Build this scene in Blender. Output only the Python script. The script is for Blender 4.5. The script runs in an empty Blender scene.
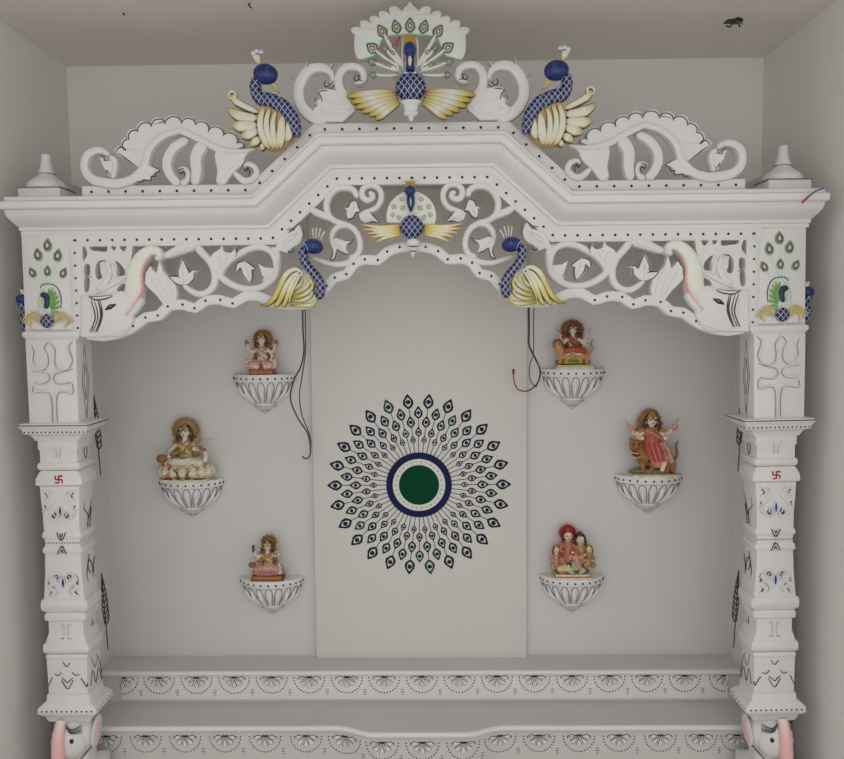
import bpy, bmesh, math, random
from mathutils import Vector, Matrix
from mathutils.geometry import tessellate_polygon
random.seed(4)
C = bpy.context.scene
PI = math.pi
# ------------------------------------------------------------------ camera
F = 800.0
CAM = Vector((0.05, 0.0, 1.75))
YAW, PITCH, ROLL = math.radians(0.75), math.radians(4.3), math.radians(-0.5)
RM = Matrix.Rotation(YAW, 3, 'Z') @ Matrix.Rotation(PI/2 - PITCH, 3, 'X') @ Matrix.Rotation(ROLL, 3, 'Z')
cd = bpy.data.cameras.new('camera'); cd.sensor_width = 36; cd.lens = 36*F/844; cd.clip_start = .02
cam = bpy.data.objects.new('camera', cd); C.collection.objects.link(cam)
cam.matrix_world = Matrix.Translation(CAM) @ RM.to_4x4(); C.camera = cam
C.view_settings.view_transform = 'Standard'; C.view_settings.look = 'None'
C.view_settings.gamma = 1; C.view_settings.use_curve_mapping = False
C.view_settings.exposure = -0.14
# ------------------------------------------------------------------ world and daylight from the open front of the room
w = bpy.data.worlds.new('world'); C.world = w; w.use_nodes = True
w.node_tree.nodes['Background'].inputs[0].default_value = (1, .995, .985, 1)
w.node_tree.nodes['Background'].inputs[1].default_value = 0.93
def area(name, loc, rot, sx, sy, e, col):
    l = bpy.data.lights.new(name, 'AREA'); l.shape = 'RECTANGLE'; l.size = sx; l.size_y = sy
    l.energy = e; l.color = col
    o = bpy.data.objects.new(name, l); C.collection.objects.link(o)
    o.location = loc; o.rotation_euler = rot
area('daylight_from_doorway', (0.1, -1.2, 1.45), (math.radians(90), 0, 0), 2.4, 1.9, 11.5, (1, .98, .96))

def lin(c):
    return tuple(((v/255)/12.92 if v/255 <= .04045 else ((v/255+.055)/1.055)**2.4) for v in c)
# ------------------------------------------------------------------ materials
MATS = {}
def paint_mat(name, rough=.38, noise=.03, scale=9):
    m = bpy.data.materials.new(name); m.use_nodes = True; nt = m.node_tree; b = nt.nodes['Principled BSDF']
    a = nt.nodes.new('ShaderNodeAttribute'); a.attribute_name = 'Col'
    tc = nt.nodes.new('ShaderNodeTexCoord')
    n = nt.nodes.new('ShaderNodeTexNoise'); n.inputs['Scale'].default_value = scale; n.inputs['Detail'].default_value = 4
    r = nt.nodes.new('ShaderNodeMapRange'); r.inputs['To Min'].default_value = 1-noise*2; r.inputs['To Max'].default_value = 1+noise
    mx = nt.nodes.new('ShaderNodeVectorMath'); mx.operation = 'SCALE'
    nt.links.new(tc.outputs['Object'], n.inputs['Vector']); nt.links.new(n.outputs['Fac'], r.inputs['Value'])
    nt.links.new(a.outputs['Color'], mx.inputs[0]); nt.links.new(r.outputs[0], mx.inputs['Scale'])
    nt.links.new(mx.outputs[0], b.inputs['Base Color'])
    b.inputs['Roughness'].default_value = rough
    MATS[name] = m; return m
MARB = paint_mat('painted_marble', .42, .035, 7)
GLAZE = paint_mat('glossy_enamel_paint', .25, .05, 60)
CLAY = paint_mat('figurine_paint', .5, .38, 150)
INLAY = paint_mat('matt_inlay', .8, .04, 40); INLAY.node_tree.nodes['Principled BSDF'].inputs['Specular IOR Level'].default_value = .12
PLAS = paint_mat('cable_sheath', .45, .02, 30)
def flat_mat(name, col, rough=.6, noise=.04, scale=3, bump=0):
    m = bpy.data.materials.new(name); m.use_nodes = True; nt = m.node_tree; b = nt.nodes['Principled BSDF']
    tc = nt.nodes.new('ShaderNodeTexCoord')
    n = nt.nodes.new('ShaderNodeTexNoise'); n.inputs['Scale'].default_value = scale; n.inputs['Detail'].default_value = 5
    cr = nt.nodes.new('ShaderNodeValToRGB'); c = lin(col)
    cr.color_ramp.elements[0].position = .3; cr.color_ramp.elements[1].position = .7
    cr.color_ramp.elements[0].color = (*[v*(1-noise) for v in c], 1); cr.color_ramp.elements[1].color = (*[min(1, v*(1+noise)) for v in c], 1)
    nt.links.new(tc.outputs['Object'], n.inputs['Vector']); nt.links.new(n.outputs['Fac'], cr.inputs[0]); nt.links.new(cr.outputs[0], b.inputs['Base Color'])
    b.inputs['Roughness'].default_value = rough
    if bump:
        n2 = nt.nodes.new('ShaderNodeTexNoise'); n2.inputs['Scale'].default_value = 90; n2.inputs['Detail'].default_value = 6
        bp = nt.nodes.new('ShaderNodeBump'); bp.inputs['Strength'].default_value = bump; bp.inputs['Distance'].default_value = .002
        nt.links.new(tc.outputs['Object'], n2.inputs['Vector']); nt.links.new(n2.outputs['Fac'], bp.inputs['Height']); nt.links.new(bp.outputs[0], b.inputs['Normal'])
    MATS[name] = m; return m
def net_mat(name, k=95, base=(18, 28, 82), line=(176, 184, 206)):
    """blue scales outlined in white: a painted diamond net"""
    m = bpy.data.materials.new(name); m.use_nodes = True; nt = m.node_tree; b = nt.nodes['Principled BSDF']; L = nt.links.new
    tc = nt.nodes.new('ShaderNodeTexCoord'); sp = nt.nodes.new('ShaderNodeSeparateXYZ'); L(tc.outputs['Object'], sp.inputs[0])
    def M(op, a, bb=None):
        n = nt.nodes.new('ShaderNodeMath'); n.operation = op
        for i, v in enumerate((a, bb)):
            if v is None: continue
            if isinstance(v, (int, float)): n.inputs[i].default_value = v
            else: L(v, n.inputs[i])
        return n.outputs[0]
    z = M('MULTIPLY', sp.outputs['Z'], .8)
    ds = []
    for op in ('ADD', 'SUBTRACT'):
        s = M('MULTIPLY', M(op, sp.outputs['X'], z), k)
        ds.append(M('ABSOLUTE', M('SUBTRACT', M('FRACT', s), .5)))
    mxx = M('GREATER_THAN', M('MAXIMUM', ds[0], ds[1]), .43)
    mix = nt.nodes.new('ShaderNodeMix'); mix.data_type = 'RGBA'; L(mxx, mix.inputs['Factor'])
    mix.inputs['A'].default_value = (*lin(base), 1); mix.inputs['B'].default_value = (*lin(line), 1)
    L(mix.outputs['Result'], b.inputs['Base Color']); b.inputs['Roughness'].default_value = .3
    MATS[name] = m; return m
NET = net_mat('blue_scales_with_white_net', 62)
NETC = net_mat('tiny_blue_scales_with_white_net', 72)
NETS = net_mat('small_blue_scales_with_white_net', 66)
WALL = flat_mat('plastered_wall', (232, 229, 225), .7, .03, 2, .15)
CEIL = flat_mat('plastered_ceiling', (232, 226, 219), .75, .04, 1.5, .2)
SLAB = flat_mat('back_slab_marble', (204, 201, 198), .5, .025, 2.5)
SLABC = flat_mat('centre_slab_marble', (208, 204, 199), .5, .02, 2.5)
STEPM = flat_mat('step_marble', (200, 198, 194), .35, .03, 4)
FLOORM = flat_mat('floor_tiles', (190, 184, 175), .4, .05, 3)

WHITE = lin((221, 219, 217)); WARM = lin((231, 226, 220)); DARK = lin((46, 46, 54)); GREY = lin((118, 118, 120))
BLUE = lin((20, 46, 108)); NAVY = lin((34, 40, 92)); GOLD = lin((196, 150, 44)); OCHRE = lin((168, 116, 36)); CREAM = lin((232, 224, 200))
YEL = lin((222, 204, 110)); GREEN = lin((60, 128, 92)); PGREEN = lin((196, 222, 206)); PINK = lin((236, 190, 188)); BROWN = lin((122, 78, 52))
RED = lin((176, 28, 26)); SILV = lin((176, 177, 180)); BLACK = lin((24, 24, 28)); OLIVE = lin((120, 140, 60))
# ------------------------------------------------------------------ picture survey -> points in the place
def P(px, py, Y):
    d = RM @ Vector(((px-422)/F, -(py-379.5)/F, -1)); t = (Y-CAM.y)/d.y
    return CAM + d*t
XM = 0.0      # middle line of the shrine front
CR = dict(A=(70,230,6.9), B=(160,230,7.033), Cc=(255,170,9.378), D=(325,170,8.43), E=(255,220,7.59), F=(75,100,7.59), G=(160,100,7.59),
          H=(220,40,6.322), I=(285,40,8.43), J=(340,0,5.836), K=(10,225,6.325), L=(15,325,7.59), M=(15,415,6.32), N=(25,530,6.32), O=(30,640,6.38),
          Q=(0,0,1.0), W=(140,310,3.615), X=(505,300,6.6))
def q(c, pts, Y):
    ox, oy, s = CR[c]; out = []
    for p in pts:
        v = P(ox+p[0]/s, oy+p[1]/s, Y); out.append((v.x, v.z))
    return out
def wpx(c, w, Y): return w*Y/(CR[c][2]*F)
def catmull(pts, res, closed=False):
    n = len(pts); out = []
    if n < 3 or res <= 1: return [tuple(p) for p in pts], [i for i in range(n)]
    segs = n if closed else n-1; ts = []
    for i in range(segs):
        g = lambda k: pts[k % n] if closed else pts[max(0, min(n-1, k))]
        p0, p1, p2, p3 = g(i-1), g(i), g(i+1), g(i+2)
        for k in range(res):
            t = k/res
            out.append(tuple(.5*((2*b)+(-a+c)*t+(2*a-5*b+4*c-d)*t*t+(-a+3*b-3*c+d)*t**3) for a, b, c, d in zip(p0, p1, p2, p3)))
            ts.append(i+t)
    if not closed: out.append(tuple(pts[-1])); ts.append(n-1)
    return out, ts
def lerp(a, b, t): return tuple(x+(y-x)*t for x, y in zip(a, b))
def at_list(v, t, n):
    if isinstance(v, (int, float)): return v
    if isinstance(v, tuple) and isinstance(v[0], (int, float)): return v
    m = len(v); u = t/(n-1)*(m-1) if m != n else t
    i = min(int(u), m-2) if m > 1 else 0
    if m == 1: return v[0]
    f = u-i; a, b = v[i], v[i+1]
    return a+(b-a)*f if isinstance(a, (int, float)) else lerp(a, b, f)
class MB:
    def __init__(s): s.v = []; s.c = []; s.f = []; s.m = []; s.mi = 0
    def add(s, p, c): s.v.append(tuple(p)); s.c.append(c); return len(s.v)-1
    def face(s, *i): s.f.append(tuple(i)); s.m.append(s.mi)
    # relief strand lying in a vertical plane at depth Y; bulges h towards the viewer, b thick behind
    def stroke(s, xz, wd, Y, h, col, edge=None, b=.005, res=4, n=6, closed=False, round_=True, Yl=None):
        pts, ts = catmull(xz, res, closed); N = len(xz) + (1 if closed else 0)
        Np = len(pts)
        if Np < 2: return s
        L = [0]
        for i in range(1, Np): L.append(L[-1]+math.dist(pts[i], pts[i-1]))
        tot = L[-1]; rings = []; Y += random.uniform(-.0002, .0002)
        for i, p in enumerate(pts):
            a = pts[(i-1) % Np] if closed else pts[max(0, i-1)]; c = pts[(i+1) % Np] if closed else pts[min(Np-1, i+1)]
            tx, tz = c[0]-a[0], c[1]-a[1]; l = math.hypot(tx, tz) or 1; nx, nz = -tz/l, tx/l
            t = min(ts[i], N-1) if not closed else ts[i]
            hw = at_list(wd, t, N)/2; k = 1
            if round_ and not closed:
                d = min(L[i], tot-L[i]); 
                if hw > 0 and d < hw: k = math.sqrt(max(.03, 1-(1-d/hw)**2))
            hw *= k; hh = h*(.35+.65*k); col_ = at_list(col, t, N); ed = at_list(edge, t, N) if edge else col_
            yy = Y if Yl is None else at_list(Yl, t, N); r = []
            for j in range(n):
                th = PI*j/(n-1); sn = max(0, math.sin(th))**.6
                r.append(s.add((p[0]+nx*hw*math.cos(th), yy-hh*sn, p[1]+nz*hw*math.cos(th)), ed if j in (0, n-1) or (n > 7 and j in (1, n-2)) else col_))
            r.append(s.add((p[0]-nx*hw, yy+b, p[1]-nz*hw), col_)); r.append(s.add((p[0]+nx*hw, yy+b, p[1]+nz*hw), col_))
            rings.append(r)
        K = n+2
        for i in range(len(rings) if closed else len(rings)-1):
            A, B = rings[i], rings[(i+1) % len(rings)]
            for j in range(K): s.face(A[j], A[(j+1) % K], B[(j+1) % K], B[j])
        if not closed: s.face(*rings[0][::-1]); s.face(*rings[-1])
        return s
    # solid plate with softened front edge, any outline
    def fill(s, xz, Y, h, col, b=.005, bev=.0016, res=1, edge=None):
        pts = catmull(xz, res, True)[0] if res > 1 else list(xz)
        ar = sum(pts[i][0]*pts[(i+1) % len(pts)][1]-pts[(i+1) % len(pts)][0]*pts[i][1] for i in range(len(pts)))
        if ar < 0: pts = pts[::-1]
        n = len(pts); Y += random.uniform(-.0002, .0002); h += random.uniform(0, .0003)
        nr = []
        for i in range(n):
            a, p, c = pts[i-1], pts[i], pts[(i+1) % n]
            e1 = Vector((p[0]-a[0], p[1]-a[1])); e2 = Vector((c[0]-p[0], c[1]-p[1]))
            if e1.length > 0: e1.normalize()
            if e2.length > 0: e2.normalize()
            v = Vector((-(e1.y+e2.y), e1.x+e2.x)); 
            if v.length > 1e-6: v.normalize()
            nr.append(v)
        def ring(ins, y, c): return [s.add((p[0]+v.x*ins, y, p[1]+v.y*ins), c) for p, v in zip(pts, nr)]
        e = edge or col
        R = [ring(0, Y+b, col), ring(0, Y-h*.4, e), ring(bev*.4, Y-h*.85, e), ring(bev, Y-h, col)]
        for A, B in zip(R, R[1:]):
            for i in range(n): s.face(A[i], A[(i+1) % n], B[(i+1) % n], B[i])
        for tri in tessellate_polygon([[Vector((p[0], p[1], 0)) for p in pts]]):
            t = list(tri); a, bb, c = (Vector(pts[k]) for k in t)
            if (bb-a).cross(c-a) < 0: t = t[::-1]
            s.face(*[R[3][k] for k in t]); s.face(*[R[0][k] for k in t[::-1]])
        return s
    def plate(s, outer, holes, Y, h, col, b=.012):
        def orient(p, ccw):
            ar = sum(p[i][0]*p[(i+1) % len(p)][1]-p[(i+1) % len(p)][0]*p[i][1] for i in range(len(p)))
            return list(p) if (ar > 0) == ccw else list(p)[::-1]
        loops = [orient(outer, True)]+[orient(catmull(h_, 3, True)[0], False) for h_ in holes]; fr = []; bk = []
        for l in loops:
            F0 = [s.add((x, Y-h, z), col) for x, z in l]; B0 = [s.add((x, Y+b, z), col) for x, z in l]; n = len(l)
            for i in range(n): s.face(B0[i], B0[(i+1) % n], F0[(i+1) % n], F0[i])
            fr += F0; bk += B0
        flat = [p for l in loops for p in l]
        for tri in tessellate_polygon([[Vector((x, z, 0)) for x, z in l] for l in loops]):
            t = list(tri); a_, b_, c_ = (Vector(flat[k]) for k in t)
            if (b_-a_).cross(c_-a_) < 0: t = t[::-1]
            s.face(*[fr[k] for k in t]); s.face(*[bk[k] for k in t[::-1]])
        return s
    def dot(s, x, y, z, r, col, h=None, seg=8, axis='y'):
        h = h or r*.6; R = []
        for (k, d) in ((1, 0), (.8, .6), (.4, .93)):
            ring = []
            for j in range(seg):
                a = 2*PI*j/seg; u, v = r*k*math.cos(a), r*k*math.sin(a)
                ring.append(s.add((x+u, y-h*d, z+v) if axis == 'y' else (x+h*d*axis, y+u, z+v), col))
            R.append(ring)
        for A, B in zip(R, R[1:]):
            for j in range(seg): s.face(A[j], A[(j+1) % seg], B[(j+1) % seg], B[j])
        s.face(*R[-1]); s.face(*R[0][::-1]); return s
    def box(s, x0, x1, y0, y1, z0, z1, col):
        i = [s.add((x, y, z), col) for x in (x0, x1) for y in (y0, y1) for z in (z0, z1)]
        for f in ((0,1,3,2),(4,6,7,5),(0,4,5,1),(2,3,7,6),(0,2,6,4),(1,5,7,3)): s.face(*[i[k] for k in f])
        return s
    # stack of rounded-corner rectangles: (z, half width, half depth), top to bottom
    def rect_loft(s, cx, cy, secs, col, r=.0025):
        R = []
        for z, hw, hd in secs:
            rr = min(r, hw*.4, hd*.4); ring = []
            for sx, sy, a0 in ((1, 1, 0), (-1, 1, 90), (-1, -1, 180), (1, -1, 270)):
                for a in (0, 45, 90):
                    t = math.radians(a0+a); ring.append(s.add((cx+sx*(hw-rr)+rr*math.cos(t), cy+sy*(hd-rr)+rr*math.sin(t), z), col))
            R.append(ring)
        for A, B in zip(R, R[1:]):
            for j in range(12): s.face(A[j], B[j], B[(j+1) % 12], A[(j+1) % 12])
        s.face(*R[0]); s.face(*R[-1][::-1]); return s
    def lathe(s, cx, cy, prof, col, seg=28, a0=0, a1=360, sy=1.0, sx=1.0):
        full = a1-a0 >= 360; R = []; cnt = seg if full else seg+1
        for k, (z, r) in enumerate(prof):
            cc = col[k] if isinstance(col, list) else col
            R.append([s.add((cx+sx*r*math.cos(math.radians(a0+(a1-a0)*j/seg)), cy+sy*r*math.sin(math.radians(a0+(a1-a0)*j/seg)), z), cc) for j in range(cnt)])
        for A, B in zip(R, R[1:]):
            for j in range(seg): s.face(A[j], B[j], B[(j+1) % cnt], A[(j+1) % cnt])
        s.face(*R[0]); s.face(*R[-1][::-1])
        if not full: s.face(*([r[0] for r in R]), *([r[-1] for r in R][::-1]))
        return s
    def ell(s, c, r, col, rot=(0, 0, 0), seg=14, rg=9):
        from mathutils import Euler
        M = Euler(rot).to_matrix(); c = Vector(c); R = []
        top = s.add(c+M @ Vector((0, 0, r[2])), col); bot = s.add(c-M @ Vector((0, 0, r[2])), col)
        for i in range(1, rg):
            th = PI*i/rg
            R.append([s.add(c+M @ Vector((r[0]*math.sin(th)*math.cos(2*PI*j/seg), r[1]*math.sin(th)*math.sin(2*PI*j/seg), r[2]*math.cos(th))), col) for j in range(seg)])
        for j in range(seg):
            s.face(top, R[0][j], R[0][(j+1) % seg]); s.face(bot, R[-1][(j+1) % seg], R[-1][j])
        for A, B in zip(R, R[1:]):
            for j in range(seg): s.face(A[j], B[j], B[(j+1) % seg], A[(j+1) % seg])
        return s
    def tube(s, pts, rad, col, seg=7, res=4, sq=1.0):
        pp, ts = catmull([tuple(p) for p in pts], res); N = len(pts); R = []
        up = Vector((0, 1, 0)); pv = [Vector(p) for p in pp]
        for i, p in enumerate(pv):
            t = (pv[min(i+1, len(pv)-1)]-pv[max(0, i-1)]); 
            if t.length == 0: t = Vector((0, 0, 1))
            t.normalize(); a = up-t*up.dot(t)
            if a.length < .05: a = Vector((1, 0, 0))-t*t.x
            a.normalize(); b = t.cross(a); r = at_list(rad, ts[i], N); cc = at_list(col, ts[i], N)
            R.append([s.add(p+(a*math.cos(2*PI*j/seg)*sq+b*math.sin(2*PI*j/seg))*r, cc) for j in range(seg)])
        for A, B in zip(R, R[1:]):
            for j in range(seg): s.face(A[j], A[(j+1) % seg], B[(j+1) % seg], B[j])
        s.face(*R[0][::-1]); s.face(*R[-1]); return s
    def build(s, name, parent=None, mat=MARB, smooth=45, label=None, mats=None):
        me = bpy.data.meshes.new(name)
        o0 = parent.get('_o') if parent is not None else None
        off = Vector(ORG[parent.name]) if parent is not None else Vector((0, 0, 0))
        me.from_pydata([tuple(Vector(v)-off) for v in s.v], [], s.f); me.update()
        ca = me.color_attributes.new('Col', 'FLOAT_COLOR', 'POINT')
        ca.data.foreach_set('color', [x for c in s.c for x in (*c[:3], 1.0)])
        for m_ in (mats or [mat]): me.materials.append(m_)
        if mats: me.polygons.foreach_set('material_index', s.m)
        me.polygons.foreach_set('use_smooth', [True]*len(me.polygons))
        me.set_sharp_from_angle(angle=math.radians(smooth))
        o = bpy.data.objects.new(name, me); C.collection.objects.link(o)
        if parent is not None: o.parent = parent; ORG[o.name] = ORG[parent.name]
        else: ORG[o.name] = (0, 0, 0)
        if label: o['label'] = label
        return o
ORG = {}
def thing(name, loc, label, cat, group=None):
    o = bpy.data.objects.new(name, None); C.collection.objects.link(o); o.empty_display_size = .03
    o.location = loc; o['label'] = label; o['category'] = cat
    if group: o['group'] = group
    ORG[o.name] = tuple(loc); return o
def tag(o, label, cat, group=None):
    o['label'] = label; o['category'] = cat
    if group: o['group'] = group
    return o
def struct(o): o['kind'] = 'structure'; return o
def flip_mesh(me):
    m2 = me.copy(); bm = bmesh.new(); bm.from_mesh(m2)
    for v in bm.verts: v.co.x *= -1
    bmesh.ops.reverse_faces(bm, faces=bm.faces); bm.to_mesh(m2); bm.free(); return m2
def mirror_tree(o, parent=None, label=None, mid=0.0):
    """the same thing on the other side of the shrine, mirrored about its middle"""
    c = o.copy()
    if o.data: c.data = flip_mesh(o.data)
    C.collection.objects.link(c)
    if parent is not None: c.parent = parent
    else:
        c.location = (2*mid-o.location.x, o.location.y, o.location.z)
        if label: c['label'] = label
    ORG[c.name] = (2*mid-ORG[o.name][0], *ORG[o.name][1:])
    for ch in list(o.children): mirror_tree(ch, c, None, mid)
    return c
def mirror_part(o):
    """mirror a part inside a thing whose base is on the middle line"""
    c = o.copy(); c.data = flip_mesh(o.data); C.collection.objects.link(c); c.parent = o.parent; ORG[c.name] = ORG[o.name]
    for ch in list(o.children):
        d = ch.copy(); d.data = flip_mesh(ch.data); C.collection.objects.link(d); d.parent = c; ORG[d.name] = ORG[ch.name]
    return c
# ================================================================== ROOM
YF = 2.20                                   # front face of the marble shrine
XM = (P(22, 240, YF).x+P(808, 236, YF).x)/2
YB = 2.72                                   # back wall
XL, XR = P(68, 100, YB).x, P(763, 100, YB).x
ZC = P(415, 62, YB).z
def sbox(name, a, mat, kind=True, label=None):
    o = MB().box(*a, WHITE).build(name, None, mat)
    if kind: struct(o)
    return o
sbox('floor', (XL-1.2, XR+1.2, -1.6, YB+.1, -.1, 0), FLOORM)
sbox('wall_back', (XL-.1, XR+.1, YB, YB+.1, 0, ZC), WALL)
sbox('wall_left', (XL-.1, XL, 1.85, YB, 0, ZC), WALL)
sbox('wall_right', (XR, XR+.1, 1.85, YB, 0, ZC), WALL)
sbox('ceiling', (XL-.1, XR+.1, 1.6, YB, ZC, ZC+.1), CEIL)
def ceil_pt(px, py):
    d = RM @ Vector(((px-422)/F, -(py-379.5)/F, -1)); t = (ZC-CAM.z)/d.z; return CAM+d*t
# broken-out light opening with dark wire ends, and two small stubs
p = ceil_pt(736, 21)
t = thing('ceiling_wire_opening', (p.x, p.y, ZC), 'small rough dark opening with wire ends in the ceiling near the right wall', 'wire opening')
m = MB(); m.v and None
ring = []
for j in range(14):
    a = 2*PI*j/14; r = .021*(1+.35*random.uniform(-1, 1)); ring.append(m.add((p.x+r*1.25*math.cos(a), p.y+r*1.5*math.sin(a), ZC-.001), BLACK))
top = [m.add((m.v[i][0], m.v[i][1], ZC+.0), BLACK) for i in ring]
for j in range(14): m.face(ring[j], top[j], top[(j+1) % 14], ring[(j+1) % 14])
m.face(*ring); m.face(*top[::-1]); m.build('opening', t, PLAS)
for k in range(3):
    a = k*2.2+.4
    MB().tube([(p.x+.006*math.cos(a), p.y+.006*math.sin(a), ZC), (p.x+.015*math.cos(a), p.y+.02*math.sin(a), ZC-.012), (p.x+.026*math.cos(a+.4), p.y+.024*math.sin(a+.4), ZC-.010-.003*k)], .0022, [BLACK, DARK, GREY][k]).build('wire', t, PLAS)
for (px, py, lb) in ((250, 3, 'bent dark wire stub hanging from the ceiling above the left upper peacock'), (124, 13, 'tiny dark wire stub in the ceiling above the left leaf crest')):
    p = ceil_pt(px, py); s_ = .010 if px > 200 else .005
    tag(MB().tube([(p.x, p.y, ZC+.002), (p.x-s_*.3, p.y, ZC-s_*.6), (p.x+s_*.5, p.y, ZC-s_*1.4)], [.002, .0028, .0012], lin((70, 62, 56))).build('ceiling_wire_stub', None, PLAS), lb, 'wire')
# ================================================================== SHRINE SHELL
YBK = 2.60
zst1 = P(422, 655, YBK).z                    # top of upper step
zst2 = P(422, 703, 2.48).z                   # top of lower step
XN = abs((P(105, 345, YBK).x-P(737, 345, YBK).x)/2)
ZT = P(415, 190, YBK).z
m = MB().box(-XN-.02, -XN, 2.34, YBK, 0, ZT, WARM)
t = thing('side_panel', (-XN, 2.47, 0), 'narrow white marble side panel behind the left column', 'side panel', 'niche side panels')
m.build('panel', t, SLAB)
def feather(y0, z0, z1, cy, parent):
    m = MB(); X = -XN+.0005; n = 9
    m.tube([(X, cy+.02, z0), (X, cy+.005, (z0+z1)/2), (X, cy-.01, z1)], .0022, DARK)
    for k in range(n):
        f = (k+1)/(n+1); zz = z0+(z1-z0)*(.3+.7*f); yy = cy+.02-.03*f; sp = .024*math.sin(PI*min(1, .25+f*.8))
        for sd in (-1, 1): m.tube([(X, yy, zz-.012), (X, yy+sd*sp*.7, zz-.002), (X, yy+sd*sp, zz+.014)], [.002, .0034, .001], lin((70, 58, 54)))
    m.build('painted_feather', parent, GLAZE, label='dark brown painted feather')
zz = lambda px, py, Y: P(px, py, Y).z
feather(0, zz(98, 476, 2.53), zz(96, 395, 2.53), 2.525, t)
feather(0, zz(102, 652, 2.53), zz(100, 572, 2.53), 2.53, t)
mirror_tree(t, label='narrow white marble side panel behind the right column')
# back slabs
XC = [P(313, 480, YBK-.02).x, P(527, 480, YBK-.02).x]; xs = (XC[1]-XC[0])/2; xm = (XC[1]+XC[0])/2
a = MB().box(-XN-.02, xm-xs, YBK, YBK+.02, 0, ZT, WHITE).build('back_slab', None, SLAB); tag(a, 'grey marble back slab left of the peacock feather medallion, behind three brackets', 'back slab')
a = MB().box(xm+xs, XN+.02, YBK, YBK+.02, 0, ZT, WHITE).build('back_slab', None, SLAB); tag(a, 'grey marble back slab right of the peacock feather medallion, behind three brackets', 'back slab')
m = MB(); m.rect_loft(xm, YBK, [(ZT, xs, .02), (ZT-.1, xs, .02), (zst1-.002, xs, .02)], WHITE, .003)
tag(m.build('centre_slab', None, SLABC), 'tall raised pale centre slab carrying the round feather medallion', 'back slab')
# ------------------------------------------------------------------ medallion
MC = P(419, 485, 2.578); MY = 2.5795; u = 2.58/F
t = thing('feather_medallion', (MC.x, MY, MC.z), 'round medallion of peacock feathers around a dark green disc', 'medallion')
def disc(m, r, y, h, col, seg=64, r0=0, cols=None):
    n0 = len(m.v)
    for k in range(seg):
        a = 2*PI*k/seg; c, s_ = math.cos(a), math.sin(a)
        for (rr, yy) in ((r, y), (r, y-h), (max(r0, 1e-4), y-h), (max(r0, 1e-4), y)): m.add((MC.x+rr*c, yy, MC.z+rr*s_), col)
    for k in range(seg):
        a = n0+k*4; b = n0+((k+1) % seg)*4
        for j in range(4): m.face(a+j, a+(j+1) % 4, b+(j+1) % 4, b+j)
    return m
disc(MB(), 33.2*u, MY, .0015, lin((32, 36, 78)), r0=26.6*u).build('blue_ring', t, INLAY, label='dark blue outer ring')
m = disc(MB(), 26.6*u, MY, .0012, lin((214, 216, 206)), r0=20.3*u)
for k in range(30):
    a = 2*PI*k/30; m.dot(MC.x+23.5*u*math.cos(a), MY-.0012, MC.z+23.5*u*math.sin(a), .0032, lin((160, 165, 150) if k % 2 else (190, 188, 160)), .0005, 6)
m.build('white_ring', t, INLAY, label='pale speckled inner ring')
disc(MB(), 20.3*u, MY, .0018, lin((4, 66, 44))).build('green_disc', t, INLAY, label='dark green centre disc')
INK = lin((30, 42, 58)); EYEW = lin((200, 200, 196)); TEAL = lin((40, 84, 78))
feats = []
for ri, (r, k, off, sz) in enumerate(((85, 26, 0, 7.2), (73.5, 26, .5, 6.0), (64.3, 26, 0, 5.7), (54, 26, .5, 4.6), (46.3, 26, 0, 3.7))):
    for i in range(k): feats.append((r, 2*PI*(i+off)/k, sz, ri))
def one_feather(m, r, a, sz, ri):
    ca, sa = math.cos(a), math.sin(a)
    pt = lambda rr, tt=0: (MC.x+(rr*ca-tt*sa)*u, MC.z+(rr*sa+tt*ca)*u)
    rin = 33 if ri in (0, 1) else 33
    inner = {0: 64.3+5, 1: 54+4, 2: 46.3+3.4, 3: 33, 4: 33}[ri]
    m.stroke([pt(inner), pt((inner+r)/2), pt(r-sz*.8)], .75*u, MY, .0006, lin((70, 66, 70)), b=0, res=1, n=4, round_=False)
    m.stroke([pt(r-sz), pt(r-sz*.3), pt(r+sz*.25), pt(r+sz*1.15)], [sz*.5*u, sz*1.5*u, sz*1.35*u, .1*u], MY, .0008, INK if random.random() > .06 else TEAL, b=0, n=5)
    m.stroke([pt(r-sz*.68), pt(r-sz*.2), pt(r+sz*.25), pt(r+sz*.68)], [sz*.26*u, sz*.80*u, sz*.72*u, .1*u], MY-.0010, .0009, EYEW, b=0, n=5)
    m.dot(*[pt(r)[0], MY-.0018, pt(r)[1]], sz*.34*u, INK, .0006, 8)
for f in feats[:100]: m = MB(); one_feather(m, *f); m.build('peacock_feather', t, INLAY)
m = MB()
for f in feats[100:]: one_feather(m, *f)
o = m.build('inner_peacock_feathers', t, INLAY); o['kind'] = 'stuff'
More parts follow.
